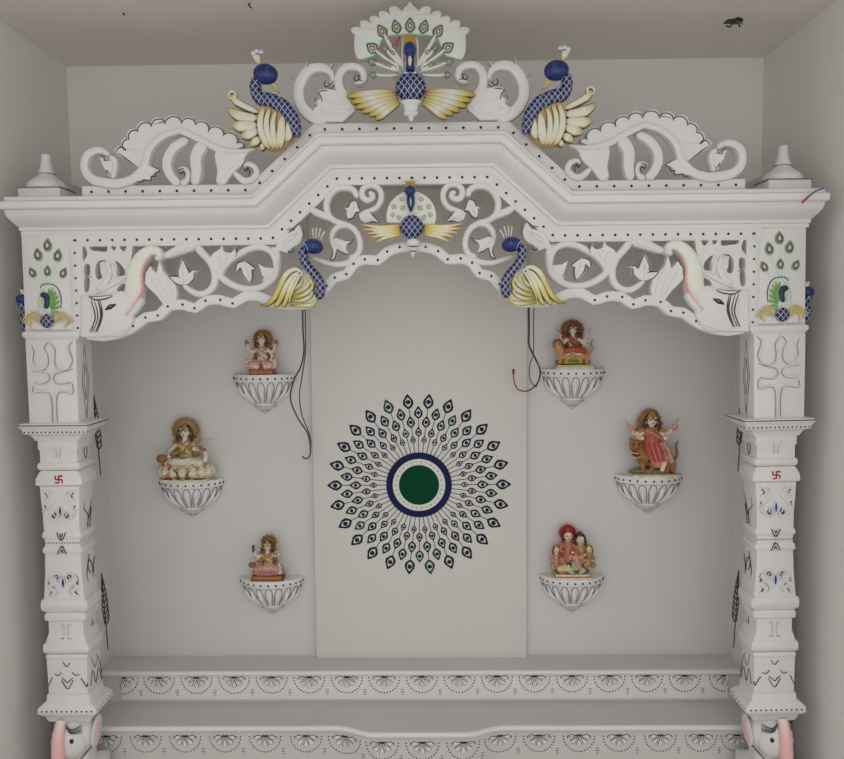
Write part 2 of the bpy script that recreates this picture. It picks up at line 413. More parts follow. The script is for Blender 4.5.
# ------------------------------------------------------------------ steps with friezes
Y1, Y2 = 2.48, 2.335
def fan(px, py, Y, half=0, name='carved_fan', parent=None, s=1.0, warp=False):
    c = P(px, py, Y); m = MB(); U = Y/F*s
    rng = [-80, -40, 0, 40, 80]
    if half == 1: rng = [0, 40, 80]
    if half == -1: rng = [-80, -40, 0]
    for a in rng:
        a = math.radians(a); d = (math.sin(a), -math.cos(a)); n_ = (d[1], -d[0]); R = 10.5*U*(.86 if abs(d[0]) > .9 else 1)
        b0 = (c.x+d[0]*3.2*U, c.z+d[1]*2.6*U); w_ = 2.5*U
        l1 = (c.x+d[0]*R+n_[0]*w_, c.z+(d[1]*R+n_[1]*w_)*.95); l2 = (c.x+d[0]*R-n_[0]*w_, c.z+(d[1]*R-n_[1]*w_)*.95)
        m.fill([b0, l1, (c.x+d[0]*R*1.1, c.z+d[1]*R*1.05), l2], Y, .0016, WHITE, b=.001, bev=.0004)
        m.stroke([l1, (c.x+d[0]*R*1.1, c.z+d[1]*R*1.05), l2], .5*U, Y, .002, GREY, b=.001, res=1, n=4, round_=False)
        m.stroke([b0, l1], .65*U, Y, .0022, DARK, b=.001, res=1, n=4, round_=False); m.stroke([b0, l2], .65*U, Y, .0022, DARK, b=.001, res=1, n=4, round_=False)
    m.stroke([(c.x+dx*U, c.z+dz*U) for dx, dz in (((-3.2, .2) if half != 1 else (0, .2)), (0, -.6), ((3.2, .2) if half != -1 else (0, .2)))], 2.4*U, Y, .0026, NAVY, b=.001, res=3, n=5)
    for sd in (-1, 1):
        if sd == -half: continue
        m.stroke([(c.x+sd*3*U, c.z), (c.x+sd*8*U, c.z-1.5*U), (c.x+sd*11.5*U, c.z-.5*U), (c.x+sd*12*U, c.z-3.5*U)], .7*U, Y, .0018, DARK, b=.001, n=4)
    for k in range(17):
        a = math.radians(-88+k*11)
        if half == 1 and a < 0 or half == -1 and a > 0: continue
        m.dot(c.x+math.sin(a)*16.2*U, Y, c.z-math.cos(a)*17*U-.5*U, .95*U, lin((70,70,76)), .001, 5)
    for i in range(2):
        if half != 1: continue
    if half != -1:
        for i in range(3): m.stroke([(c.x+(19-1.8+.3*i)*U, c.z-(14+i*2.6)*U), (c.x+(19+1.8-.3*i)*U, c.z-(14+i*2.6)*U)], .8*U, Y, .0012, DARK if i == 1 else GREY, b=.001, res=1, n=4, round_=False)
    if warp: m.v = [(x, yfront(x)+.010+(y-Y), z) for x, y, z in m.v]
    m.build(name, parent, MARB)
t = thing('upper_step', (0, (YBK+Y1)/2, 0), 'upper marble step with a frieze of carved fans, under the back slabs', 'step')
MB().box(-XN+.0005, XN-.0005, Y1+.012, YBK, 0, zst1-.0165, WHITE).build('step_body', t, STEPM)
m = MB(); hz = zst1
m.box(-XN+.0005, XN-.0005, Y1+.004, YBK, hz-.0165, hz, WHITE); m.build('tread', t, STEPM)
m = MB(); m.tube([(-XN+.001, Y1+.004, hz-.0085), (0, Y1+.004, hz-.0085), (XN-.001, Y1+.004, hz-.0085)], .0085, WHITE, seg=12, res=2).build('nosing', t, MARB, label='rounded bright front edge')
fx = P(122, 688, Y1+.012).x; fx2 = P(727, 685, Y1+.012).x
m = MB(); m.box(fx, fx2, Y1+.006, Y1+.013, P(420, 700, Y1).z, P(420, 675, Y1).z, WHITE); m.build('frieze_panel', t, MARB)
ups = [122.5]+[159+37.55*i for i in range(15)]+[725]
def level(px, py, x0, x1, dy): return py-(px-x0)/(x1-x0)*dy
for i, px in enumerate(ups): fan(px, level(px, 677.8, 122, 725, 2.6), Y1+.006, 1 if i == 0 else (-1 if i == len(ups)-1 else 0), parent=t, s=.98)
# lower step, bowed forward in the middle
t = thing('lower_step', (0, (Y1+Y2)/2, 0), 'lower marble step with a bowed middle and larger carved fans', 'step')
BOW = .04
xb = [P(337, 727, Y2).x, P(376, 731, Y2-BOW).x, P(466, 731, Y2-BOW).x, P(504, 725, Y2).x]
xc_ = (xb[0]+xb[3])/2; xo = (xb[3]-xb[0])/2; xi = (xb[2]-xb[1])/2
def yfront(x):
    d = abs(x-xc_)
    if d >= xo: return Y2
    if d <= xi: return Y2-BOW
    f = (xo-d)/(xo-xi); return Y2-BOW*(3*f*f-2*f**3)
XS = [-XN+.0005]+[xc_+xo*(-1.15+2.3*i/44) for i in range(45)]+[XN-.0005]
def bowed(name, z0, z1, inset, mat, yb=Y1+.012):
    m = MB(); top = []; bot = []
    for z, L_ in ((z1, top), (z0, bot)):
        L_.extend(m.add((x, yfront(x)+inset, z), WHITE) for x in XS); L_.append(m.add((XN-.0005, yb, z), WHITE)); L_.append(m.add((-XN+.0005, yb, z), WHITE))
    n = len(top)
    for i in range(n): m.face(top[i], bot[i], bot[(i+1) % n], top[(i+1) % n])
    m.face(*top[::-1]); m.face(*bot); return m.build(name, t, mat)
bowed('step_body', 0, zst2-.0175, .010, STEPM); bowed('tread', zst2-.0175, zst2, .004, STEPM)
MB().tube([(x, yfront(x)+.004, zst2-.009) for x in XS], .009, WHITE, seg=12, res=1).build('nosing', t, MARB, label='rounded bright front edge')
lows = [106, 145.6, 185, 225, 265, 306, 344.6, 382, 422.5, 463.5, 500, 539, 579, 619, 660.5, 701, 737]
for i, px in enumerate(lows):
    x = P(px, 736, Y2).x; Yy = yfront(x)+.010; py = P(px, 735, Yy); dy = level(px, 736.5, 106, 740, 4)+(4.5 if abs(x-xc_) < xi+.03 else 0)
    # keep every fan at one height on the riser
    zt = P(145, 736, Y2+.01).z; pyy = dy
    for _ in range(4): pyy += (P(px, pyy, Yy).z-zt)*F/Yy
    fan(px, pyy, Yy, 0, parent=t, s=1.05 if 344 < px < 500 else 1.0, warp=True)
# ================================================================== CORNICE
CX0 = XM+(P(22, 240, YF).x-P(808, 236, YF).x)/2        # outer faces of columns (negative)
za = (P(120, 195, YF-.04).z+P(700, 190, YF-.04).z)/2           # top of side runs
zb = P(412, 136, YF-.04).z+.011                                     # top of middle run
xk0 = XM+(P(253, 193, YF-.04).x-P(573, 190, YF-.04).x)/2; xk1 = XM+(P(318, 135, YF-.04).x-P(507, 133, YF-.04).x)/2
prof = [(0, 0), (0, .042), (.003, .046), (.013, .046), (.016, .058), (.018, .061), (.036, .061), (.040, .057), (.041, .048), (.052, .046), (.062, .040), (.072, .030), (.080, .019), (.086, .012), (.088, .008), (.098, .008), (.100, .002), (.112, .002), (.112, -.03)]
prof = [(a*.875, b) for a, b in prof]; OUT = .43
def path_pts(tdn, off=0.0):
    """points of the run shifted tdn downwards square to each run"""
    xs_ = [CX0, xk0, xk1]; zs_ = [za, za, zb]
    ang = math.atan2(zb-za, xk1-xk0); k = math.tan(ang/2)
    return [(CX0, za-tdn), (xk0+k*tdn, za-tdn), (xk1+k*tdn, zb-tdn)]
t = thing('arch_cornice', (XM, YF, za), 'broad moulded white marble cornice rising over the middle of the shrine', 'cornice')
m = MB(); R = []
for (dn, pr) in prof:
    p3 = path_pts(dn); y = YF-pr
    pts = [(p3[0][0]-max(pr, 0)*OUT, YF+.16, p3[0][1]), (p3[0][0]-max(pr, 0)*OUT, y, p3[0][1])]+[(a, y, b) for a, b in p3[1:]]
    pts += [(2*XM-a, b, c) for a, b, c in pts[::-1]]; R.append([m.add(p_, WHITE) for p_ in pts])
for A, B in zip(R, R[1:]):
    for i in range(len(A)-1): m.face(A[i], B[i], B[i+1], A[i+1])
# back and under side, closing the beam
bk = [m.add((m.v[i][0], YF+.16 if k in (0, len(R[0])-1) else YF+.05, m.v[i][2]), WHITE) for k, i in enumerate(R[0])]
bb = [m.add((m.v[i][0], YF+.16 if k in (0, len(R[0])-1) else YF+.05, m.v[i][2]), WHITE) for k, i in enumerate(R[-1])]
for i in range(len(bk)-1):
    m.face(R[0][i], R[0][i+1], bk[i+1], bk[i]); m.face(bk[i], bk[i+1], bb[i+1], bb[i]); m.face(R[-1][i+1], R[-1][i], bb[i], bb[i+1])
m.build('moulding', t, MARB, 30)
# dotted top rail
def rail_dots(m, pts, Y, sp, r, col=DARK):
    L = [math.dist(a, b) for a, b in zip(pts, pts[1:])]; tot = sum(L); n = max(1, round(tot/sp))
    for k in range(n+1):
        d = tot*k/n
        for (a, b), l in zip(zip(pts, pts[1:]), L):
            if d <= l+1e-9: f = d/l; m.dot(a[0]+(b[0]-a[0])*f, Y, a[1]+(b[1]-a[1])*f, r, col, r*.5, 7); break
            d -= l
def strip(m, pts, hw, y0, y1, col=WHITE):
    n = len(pts); up = []; dn = []
    for i, p_ in enumerate(pts):
        a = Vector(pts[max(0, i-1)]); b = Vector(pts[min(n-1, i+1)]); c = Vector(p_)
        e1 = (c-a).normalized() if i else (b-c).normalized(); e2 = (b-c).normalized() if i < n-1 else e1
        nn = Vector((-(e1.y+e2.y), e1.x+e2.x)).normalized(); k = 1/max(.3, nn.dot(Vector((-e1.y, e1.x))))
        up.append(c+nn*hw*k); dn.append(c-nn*hw*k)
    rows = []
    for ln, yy in ((up, y1), (up, y0+.0015), ([u_*.93+d_*.07 for u_, d_ in zip(up, dn)], y0), ([u_*.07+d_*.93 for u_, d_ in zip(up, dn)], y0), (dn, y0+.0015), (dn, y1)):
        rows.append([m.add((v.x, yy, v.y), col) for v in ln])
    for A, B in zip(rows, rows[1:]+rows[:1]):
        for i in range(n-1): m.face(A[i], A[i+1], B[i+1], B[i])
    m.face(*[r[0] for r in rows]); m.face(*[r[-1] for r in rows][::-1])
YR = YF-.012
xr0 = XM+(P(80, 190, YR).x-P(743, 184, YR).x)/2
hr = .0155
k_ = math.tan(math.atan2(zb-za, xk1-xk0)/2)*hr
rp = [(xr0, za+hr), (xk0-k_, za+hr), (xk1-k_, zb+hr)]; rp += [(2*XM-a, b) for a, b in rp[::-1]]
m = MB(); strip(m, rp, hr, YR, YR+.035); 
half = [(xr0+.025, za+hr), rp[1], rp[2], (XM, zb+hr)]
m2 = MB(); rail_dots(m2, half, YR, .0455, .0042); rail_dots(m2, [(2*XM-a, b) for a, b in half], YR, .0455, .0042)
tr = m.build('top_rail', t, MARB); m2.build('painted_dots', tr, GLAZE, label='small dark dots')
# small loose wire at right end
pts = [P(802, 203, YF-.066), P(809, 196, YF-.070), P(816, 191, YF-.072), P(824, 188, YF-.068)]
th_ = thing('cornice_wire', tuple(pts[0]), 'short red and blue wire end sticking out over the right cornice end', 'wire')
MB().tube([pts[0], (pts[0]+pts[1])/2, pts[1]], .0026, RED).build('red_wire_end', th_, PLAS); MB().tube(pts[1:], .0022, lin((70, 90, 150))).build('blue_wire', th_, PLAS)
# finials
pz = lambda y: (P(44, y, 2.26).z-P(44, 195, 2.26).z)+za
fxx = XM+(P(44, 185, 2.26).x-P(779, 180, 2.26).x)/2; fu = 2.26/F
t = thing('finial', (fxx, 2.26, za), 'turned white finial with a square base on the left cornice end', 'finial', 'finials on the cornice ends')
MB().rect_loft(fxx, 2.26, [(za+.031, 20*fu, .050), (za+.030, 20.6*fu, .050), (za, 20.6*fu, .050)], WHITE).build('square_base', t)
m = MB(); m.rect_loft(fxx, 2.26, [(za+.0345, 21*fu, .051), (za+.031, 21*fu, .051)], GREY, .002); m.build('painted_line', t, GLAZE, label='thin dark line')
MB().lathe(fxx, 2.26, [(za+0.1308, 3.6*fu), (za+0.1296, 4.6*fu), (za+0.1120, 4.8*fu), (za+0.0911, 6.3*fu), (za+0.0846, 7.2*fu), (za+0.0801, 8.2*fu), (za+0.0736, 8*fu), (za+0.0648, 11*fu), (za+0.0559, 15.5*fu), (za+0.0494, 17.8*fu), (za+0.0428, 18.8*fu), (za+0.0345, 19.5*fu)], WHITE).build('bell', t)
m = MB(); 
for z in (.0765, .066): m.tube([(fxx+8.3*fu*(1 if z > .07 else 1.12)*math.cos(a*PI/12), 2.26+8.3*fu*(1 if z > .07 else 1.12)*math.sin(a*PI/12), za+z) for a in range(25)], .0014, GREY, res=1, seg=5)
m.build('painted_band', t, GLAZE, label='thin dark bands')
mirror_tree(t, label='turned white finial with a square base on the right cornice end', mid=XM)
# ================================================================== CRESTS ON THE CORNICE
YC = YF-.010                       # plane of the crests
def S(m, c, pts, w_, Y, h, col=WHITE, edge=None, **k):
    ww = [wpx(c, v, Y) for v in w_] if isinstance(w_, (list, tuple)) else wpx(c, w_, Y)
    return m.stroke(q(c, pts, Y), ww, Y, h, col, edge, **k)
def Fi(m, c, pts, Y, h, col=WHITE, **k): return m.fill(q(c, pts, Y), Y, h, col, **k)
def Ln(m, c, pts, Y, w_=1.1, col=DARK, res=4, taper=True):
    """thin painted line, width in photo pixels"""
    n = len(pts); W_ = [w_*Y/F*(.45 if taper and i in (0, n-1) else 1) for i in range(n)]
    return m.stroke(q(c, pts, Y), W_, Y, .0008, col, b=.0008, res=res, n=4, round_=False)
# --- leaf crest on the left run
base = P(165, 186, YC)
t = thing('leaf_crest', (base.x, YC, base.z), 'white carved leaf crest with scalloped fan and curled tail, on the left cornice run', 'crest', 'leaf crests on the cornice')
m = MB()
tail = [(265,425),(222,392),(160,388),(100,425),(78,490),(95,560),(150,610),(240,632),(330,638),(430,610),(500,550),(540,480),(560,400),(610,330),(690,270),(759,248)]
ox = lambda p_: ((p_[0]/7.59+160-75)*7.59, p_[1])
tail += [ox(p_) for p_ in [(160,237),(250,275),(350,325),(430,368),(540,392),(640,392),(735,372)]]
S(m, 'F', tail, [38,52,60,64,66,70,76,80,78,72,68,64,62,58,56,54,54,56,56,56,50,40,16], YC, .013, b=.02)
S(m, 'F', [(262,430),(300,455),(310,500),(300,560),(290,600)], [40,46,44,38,40], YC, .011, b=.018)
m.build('curled_stem', t)
m = MB(); cus = [(308,392),(378,378),(408,292),(475,234),(580,194),(685,172)]+[ox(p_) for p_ in [(40,172),(165,172),(272,182),(372,232),(488,267),(592,328),(645,352)]]
ctr = (700, 640); out = []; arcs = []
for i in range(len(cus)-1):
    a, b = cus[i], cus[i+1]; mx_, my_ = (a[0]+b[0])/2, (a[1]+b[1])/2; dx, dy = b[0]-a[0], b[1]-a[1]; l = math.hypot(dx, dy); n_ = (dy/l, -dx/l)
    arc = []
    for k in range(7):
        th = PI*k/6; arc.append((mx_-dx/2*math.cos(th)*1.04+n_[0]*l*.46*math.sin(th), my_-dy/2*math.cos(th)*1.04+n_[1]*l*.46*math.sin(th)))
    arcs.append(arc); out += arc
inner = [ox(p_) for p_ in [(560,390),(430,365),(350,322),(250,272),(160,237)]]+[(740,250),(690,268),(610,330),(560,400),(530,480),(478,520),(400,462),(325,420)]
Fi(m, 'F', out+inner, YC+.004, .008, b=.012)
for arc in arcs:
    Ln(m, 'F', [(p_[0]+(ctr[0]-p_[0])*.022, p_[1]+(ctr[1]-p_[1])*.022) for p_ in arc], YC-.0046, 1.0, DARK, 2)
for i in range(1, len(cus)-1):
    a = cus[i]; tgt = inner[:]; bx = min(tgt, key=lambda p_: (p_[0]-a[0])**2+(p_[1]-a[1])**2)
Ln(m, 'F', [(318,400),(380,440),(470,508)], YC-.0046, 1.2)
m.build('scalloped_fan', t)
m = MB(); Fi(m, 'F', [(560,495),(600,505),(655,540),(620,560),(590,585),(585,620),(530,612),(465,632),(480,590),(520,540)], YC+.002, .012)
Ln(m, 'F', [(575,500),(610,515),(650,541)], YC-.010); Ln(m, 'F', [(650,541),(612,552),(612,580),(575,582),(580,612),(520,604),(512,625),(465,620)], YC-.010, 1.1, DARK, 2); m.build('leaf', t)
m = MB(); Fi(m, 'F', [(290,590),(255,580),(240,540),(215,500),(205,460),(185,430),(225,440),(250,455),(290,460),(310,500),(300,560)], YC+.003, .010)
Ln(m, 'F', [(190,432),(220,438),(225,462),(262,455)], YC-.007, 1.2); Ln(m, 'F', [(245,575),(240,530),(270,572),(290,520)], YC-.007, 1.2, DARK, 2); m.build('leaf', t)
m = MB()
S(m, 'G', [(215,300),(120,355),(68,430),(58,510),(95,590),(150,645)], [60,74,76,78,74,70], YC, .011, b=.018)
S(m, 'G', [(160,645),(205,610),(215,560),(195,525),(155,530),(150,560)], [60,46,40,38,30,16], YC, .010, b=.016)
S(m, 'G', [(350,330),(300,380),(275,450),(280,550),(262,650)], [110,100,96,88,66], YC, .011, b=.018)
S(m, 'G', [(470,380),(465,450),(480,520),(475,590),(450,650)], [130,96,94,92,86], YC, .011, b=.018)
Fi(m, 'G', [(420,380),(700,385),(655,430),(640,480),(610,520),(570,550),(500,645),(470,600),(470,480),(430,420)], YC+.003, .011, b=.015, bev=.0015)
S(m, 'G', [(560,545),(640,615),(705,600),(738,555),(715,505),(665,492),(640,525)], [40,56,54,50,46,42,26], YC, .011, b=.014)
Ln(m, 'G', [(180,518),(145,530),(150,555),(185,550),(180,598)], YC-.0125, 1.1); Ln(m, 'G', [(630,500),(650,540),(672,510),(640,535)], YC-.0115, 1.1); Ln(m, 'G', [(650,500),(680,540),(670,585)], YC-.0115, 1.1)
m.build('side_scrolls', t)
mirror_tree(t, label='white carved leaf crest with scalloped fan and curled tail, on the right cornice run', mid=XM)
# --- volutes of the middle crest
base = P(412, 122, YC)
t = thing('volute_crest', (XM, YC, zb+.03), 'pair of white swan-like volutes on the raised middle of the cornice, behind the displayed peacock', 'crest')
m = MB(); S(m, 'I', [(352,392),(392,380),(408,330),(370,265),(290,238),(205,262),(150,330),(118,420),(125,520),(170,600),(250,655),(360,690)], [26,34,44,66,84,92,96,96,98,104,112,96], YC+.004, .013, b=.016)
Ln(m, 'I', [(345,340),(330,370),(345,395),(375,380),(365,355)], YC-.010, 1.1); Ln(m, 'I', [(365,368),(388,375),(404,342)], YC-.010, 1.1)
v1 = m.build('outer_volute', t)
for pts in ([(150,300),(178,250),(192,168)], [(100,390),(80,350),(48,308)], [(340,262),(378,240),(408,206)]):
    m = MB(); S(m, 'I', pts, [34,26,3], YC+.003, .009); Ln(m, 'I', [(p_[0]+6, p_[1]+2) for p_ in pts[1:]], YC-.007, 1.0); m.build('thorn', v1)
m = MB(); S(m, 'I', [(585,375),(640,360),(668,320),(650,262),(595,232),(520,235),(465,290),(455,370),(480,450),(540,520),(600,590)], [20,50,62,64,66,68,74,78,88,92,60], YC+.001, .013, b=.018)
Ln(m, 'I', [(598,298),(582,320),(600,345),(632,325)], YC-.0125, 1.1); Ln(m, 'I', [(600,300),(625,300),(620,335),(655,340)], YC-.0125, 1.1); v2 = m.build('inner_volute', t)
m = MB(); Fi(m, 'I', [(278,432),(360,418),(430,430),(485,445),(540,500),(600,565),(590,610),(540,655),(490,700),(300,700),(230,650),(245,590),(272,560),(250,530),(300,505)], YC+.004, .012, b=.014)
for pts in ([(480,440),(520,520),(480,560),(400,540),(330,500)], [(560,560),(500,640),(420,650),(340,620),(300,580)]): S(m, 'I', pts, [10,40,46,34,6], YC-.006, .004, b=.004)
Ln(m, 'I', [(275,436),(320,428),(360,425)], YC-.0085, 1.1); Ln(m, 'I', [(275,436),(300,470),(315,522)], YC-.0085, 1.2); Ln(m, 'I', [(262,485),(252,510),(275,535)], YC-.0085, .9); Ln(m, 'I', [(262,545),(275,560)], YC-.0085, .9)
v3 = m.build('carved_leaf', t)
for v in (v1, v2, v3): mirror_part(v)
# --- displayed peacock with open tail
YP = YC-.022
def J(pts): return pts
t = thing('displayed_peacock', (XM, YP, zb+.03), 'large peacock with fanned white tail, blue scaled body and gold wings at the top centre', 'peacock')
PJ = lambda x, y, Y=YP: q('J', [(x, y)], Y)[0]
def sym(c, pts, Y, cx): return pts
tips = [(405,15),(310,45),(245,72),(190,100),(132,126),(70,168)]; cs = [(358,68),(290,86),(232,110),(180,136),(122,162)]
outl = [(407,14),(392,34),(372,50),(360,66)]
cs2 = [(360,66),(292,86),(233,110),(180,137),(124,164),(86,205)]
for a, b, tp in zip(cs2, cs2[1:], tips[1:]):
    for f_, k_ in ((.12,.55),(.35,.95),(.62,1.12),(.86,.95),(.97,.5)):
        bx_, by_ = a[0]+(b[0]-a[0])*f_, a[1]+(b[1]-a[1])*f_; mx2, my2 = (a[0]+b[0])/2, (a[1]+b[1])/2
        outl.append((bx_+(tp[0]-mx2)*k_*.85, by_+(tp[1]-my2)*k_*1.15))
    outl.append(b)
outl += [(82,250),(90,320),(112,348)]
innr = [(160,340),(205,322),(232,262),(262,214),(350,206),(378,204)]
m = MB(); X0 = 409
full = outl+innr; full = full+[(2*X0-x, y) for x, y in full[::-1][:-1]]
def tint(m, c, cx, cy, r0, r1, c0, c1):
    """paint that fades outwards from the middle of the fan"""
    k = CR[c]; 
    for i, v in enumerate(m.v):
        p0 = PJ(cx, cy, v[1]); r = math.dist((v[0], v[2]), p0)/(v[1]/(k[2]*F)); f = max(0, min(1, (r-r0)/(r1-r0))); m.c[i] = lerp(c0, c1, f)
# band built as strips so that the pale green paint can fade
Fi(m, 'J', full, YP+.010, .006, b=.010, res=2); tint(m, 'J', 409, 430, 215, 330, lin((206,226,214)), WHITE)
tf = m.build('tail_fan', t)
m = MB(); cxy = (409, 440)
eyes = [(409,148,25,40,0),(328,157,24,38,0),(490,157,24,38,0),(245,182,25,38,1),(573,182,25,38,1),(188,280,27,36,1),(630,277,27,36,1)]
small = [(188,361,16,22),(636,361,16,22),(192,437,14,18),(628,437,14,18),(310,310,14,21),(510,305,15,24),(287,381,13,20),(531,381,13,20),(262,282,10,18),(555,282,10,18)]
for e in eyes+small:
    dx, dy = e[0]-cxy[0], e[1]-cxy[1]; l = math.hypot(dx, dy); 
    if abs(dx) < 100 and e[1] < 200: continue
    S(m, 'J', [(cxy[0]+dx/l*70, cxy[1]+dy/l*70), (e[0]-dx*.35, e[1]-dy*.35+4), (e[0]-dx/l*10, e[1]-dy/l*10)], [16,15,15], YP+.006, .006, lin((226,228,222)), b=.010)
for sd in (-1, 1):
    S(m, 'J', [(cxy[0]+sd*40, 420), (cxy[0]+sd*44, 300), (cxy[0]+sd*36, 215)], [14,13,14], YP+.006, .006, WHITE, b=.010)
    S(m, 'J', [(cxy[0]+sd*60, 430), (cxy[0]+sd*105, 300), (cxy[0]+sd*150, 212)], [14,13,14], YP+.006, .006, WHITE, b=.010)
m.build('quills', tf)
def eye(m_name, parent, x, y, a, b, ang=None):
    a *= 1.3; b *= 1.15
    dx, dy = (x-409, y-440) if ang is None else ang; l = math.hypot(dx, dy); ux, uy = dx/l, dy/l; m = MB()
    E_ = lambda k, s_, Y, col, h: S(m, 'J', [(x-ux*b*s_, y-uy*b*s_), (x-ux*b*.35*s_, y-uy*b*.35*s_), (x+ux*b*.25*s_, y+uy*b*.25*s_), (x+ux*b*1.05*s_, y+uy*b*1.05*s_)], [a*.7*s_, a*1.95*s_, a*1.7*s_, a*.15], Y, h, col, b=.001)
    E_(0, 1.0, YP+.0035, lin((70,138,104)), .002); E_(0, .84, YP+.0028, lin((36,70,56)), .002); E_(0, .70, YP+.002, lin((196,196,170)), .0024); E_(0, .5, YP+.0005, lin((142,96,84)), .0015); E_(0, .24, YP-.001, lin((214,200,176)), .0012)
    m.build('eye_feather', tf, GLAZE, label='green ringed eye of a tail feather')
for e in eyes: eye('', tf, *e[:4])
for e in small: eye('', tf, e[0], e[1], e[2]*1.2, e[3]*1.15)
# head, neck, crown, body
m = MB(); S(m, 'J', [(410,425),(410,380),(410,330),(408,290),(406,250)], [62,46,44,72,62], YP-.003, .018, BLUE, b=.01); m.build('head_and_neck', t, GLAZE, label='glossy blue head and neck')
m = MB(); S(m, 'J', [(408,325),(408,350),(408,385)], [10,22,14], YP-.020, .003, lin((214,214,208)), b=.001); m.build('throat_patch', t, label='small pale throat patch')
m = MB()
for dx, dz in ((-40,-28),(-22,-44),(-2,-52),(18,-44),(36,-28)): S(m, 'J', [(407+dx*.35,250),(407+dx*.8,232+dz*.3),(407+dx,245+dz)], [12,13,5], YP-.008, .006, GOLD, CREAM)
m.build('crown', t, label='gold pointed crown')
m = MB(); S(m, 'J', [(372,425),(395,432),(425,432),(446,425)], [14,16,16,14], YP-.016, .008, WHITE); m.build('collar', t)
c0 = PJ(413, 511); U = wpx('J', 1, YP)
m = MB(); m.ell((c0[0], YP-.006, c0[1]), (88*U, .030, 84*U), WHITE, seg=24, rg=14); m.build('scaled_body', t, NET, label='blue body with white scale net')
m = MB(); z0 = c0[1]; m.lathe(c0[0], YP-.006, [(z0-70*U, 40*U), (z0-78*U, 60*U), (z0-88*U, 62*U), (z0-98*U, 50*U), (z0-104*U, 42*U), (z0-140*U, 38*U), (z0-146*U, 44*U), (z0-156*U, 40*U), (z0-164*U, 20*U), (z0-174*U, 12*U), (z0-182*U, 14*U), (z0-192*U, 4*U)], WHITE, seg=18, sy=.55); m.build('pendant_drop', t)
wingc = [lin((166,128,44)), lin((208,196,144)), lin((216,216,206)), lin((196,178,90)), lin((162,130,44))]
tips = [(38,566),(62,600),(88,632),(126,658),(168,678),(205,700)]; rts = [(330,536),(334,552),(338,566),(342,580),(346,592),(350,602)]
m = MB()
for i, (a, b) in enumerate(zip(rts, tips)):
    S(m, 'J', [a, (a[0]*.62+b[0]*.38, a[1]*.62+b[1]*.38-8+i), (a[0]*.25+b[0]*.75, a[1]*.25+b[1]*.75-4+i), b], [20,38,46,22], YP-.002-.0012*i, .008, wingc, [lin((112,84,30)), lin((126,106,60)), lin((130,120,86)), lin((116,88,32)), lin((104,78,30))], b=.006, n=8)
wg = m.build('wing', t, GLAZE, label='cream and gold wing'); mirror_part(wg)
tag(MB().tube([P(392,48,YP-.01), P(396,42,YP-.014), P(400,36,YP-.012), P(397,46,YP-.018), P(395,50,YP-.01)], .0012, RED).build('red_thread', None, PLAS), 'short red thread caught beside the crown of the top peacock', 'thread')
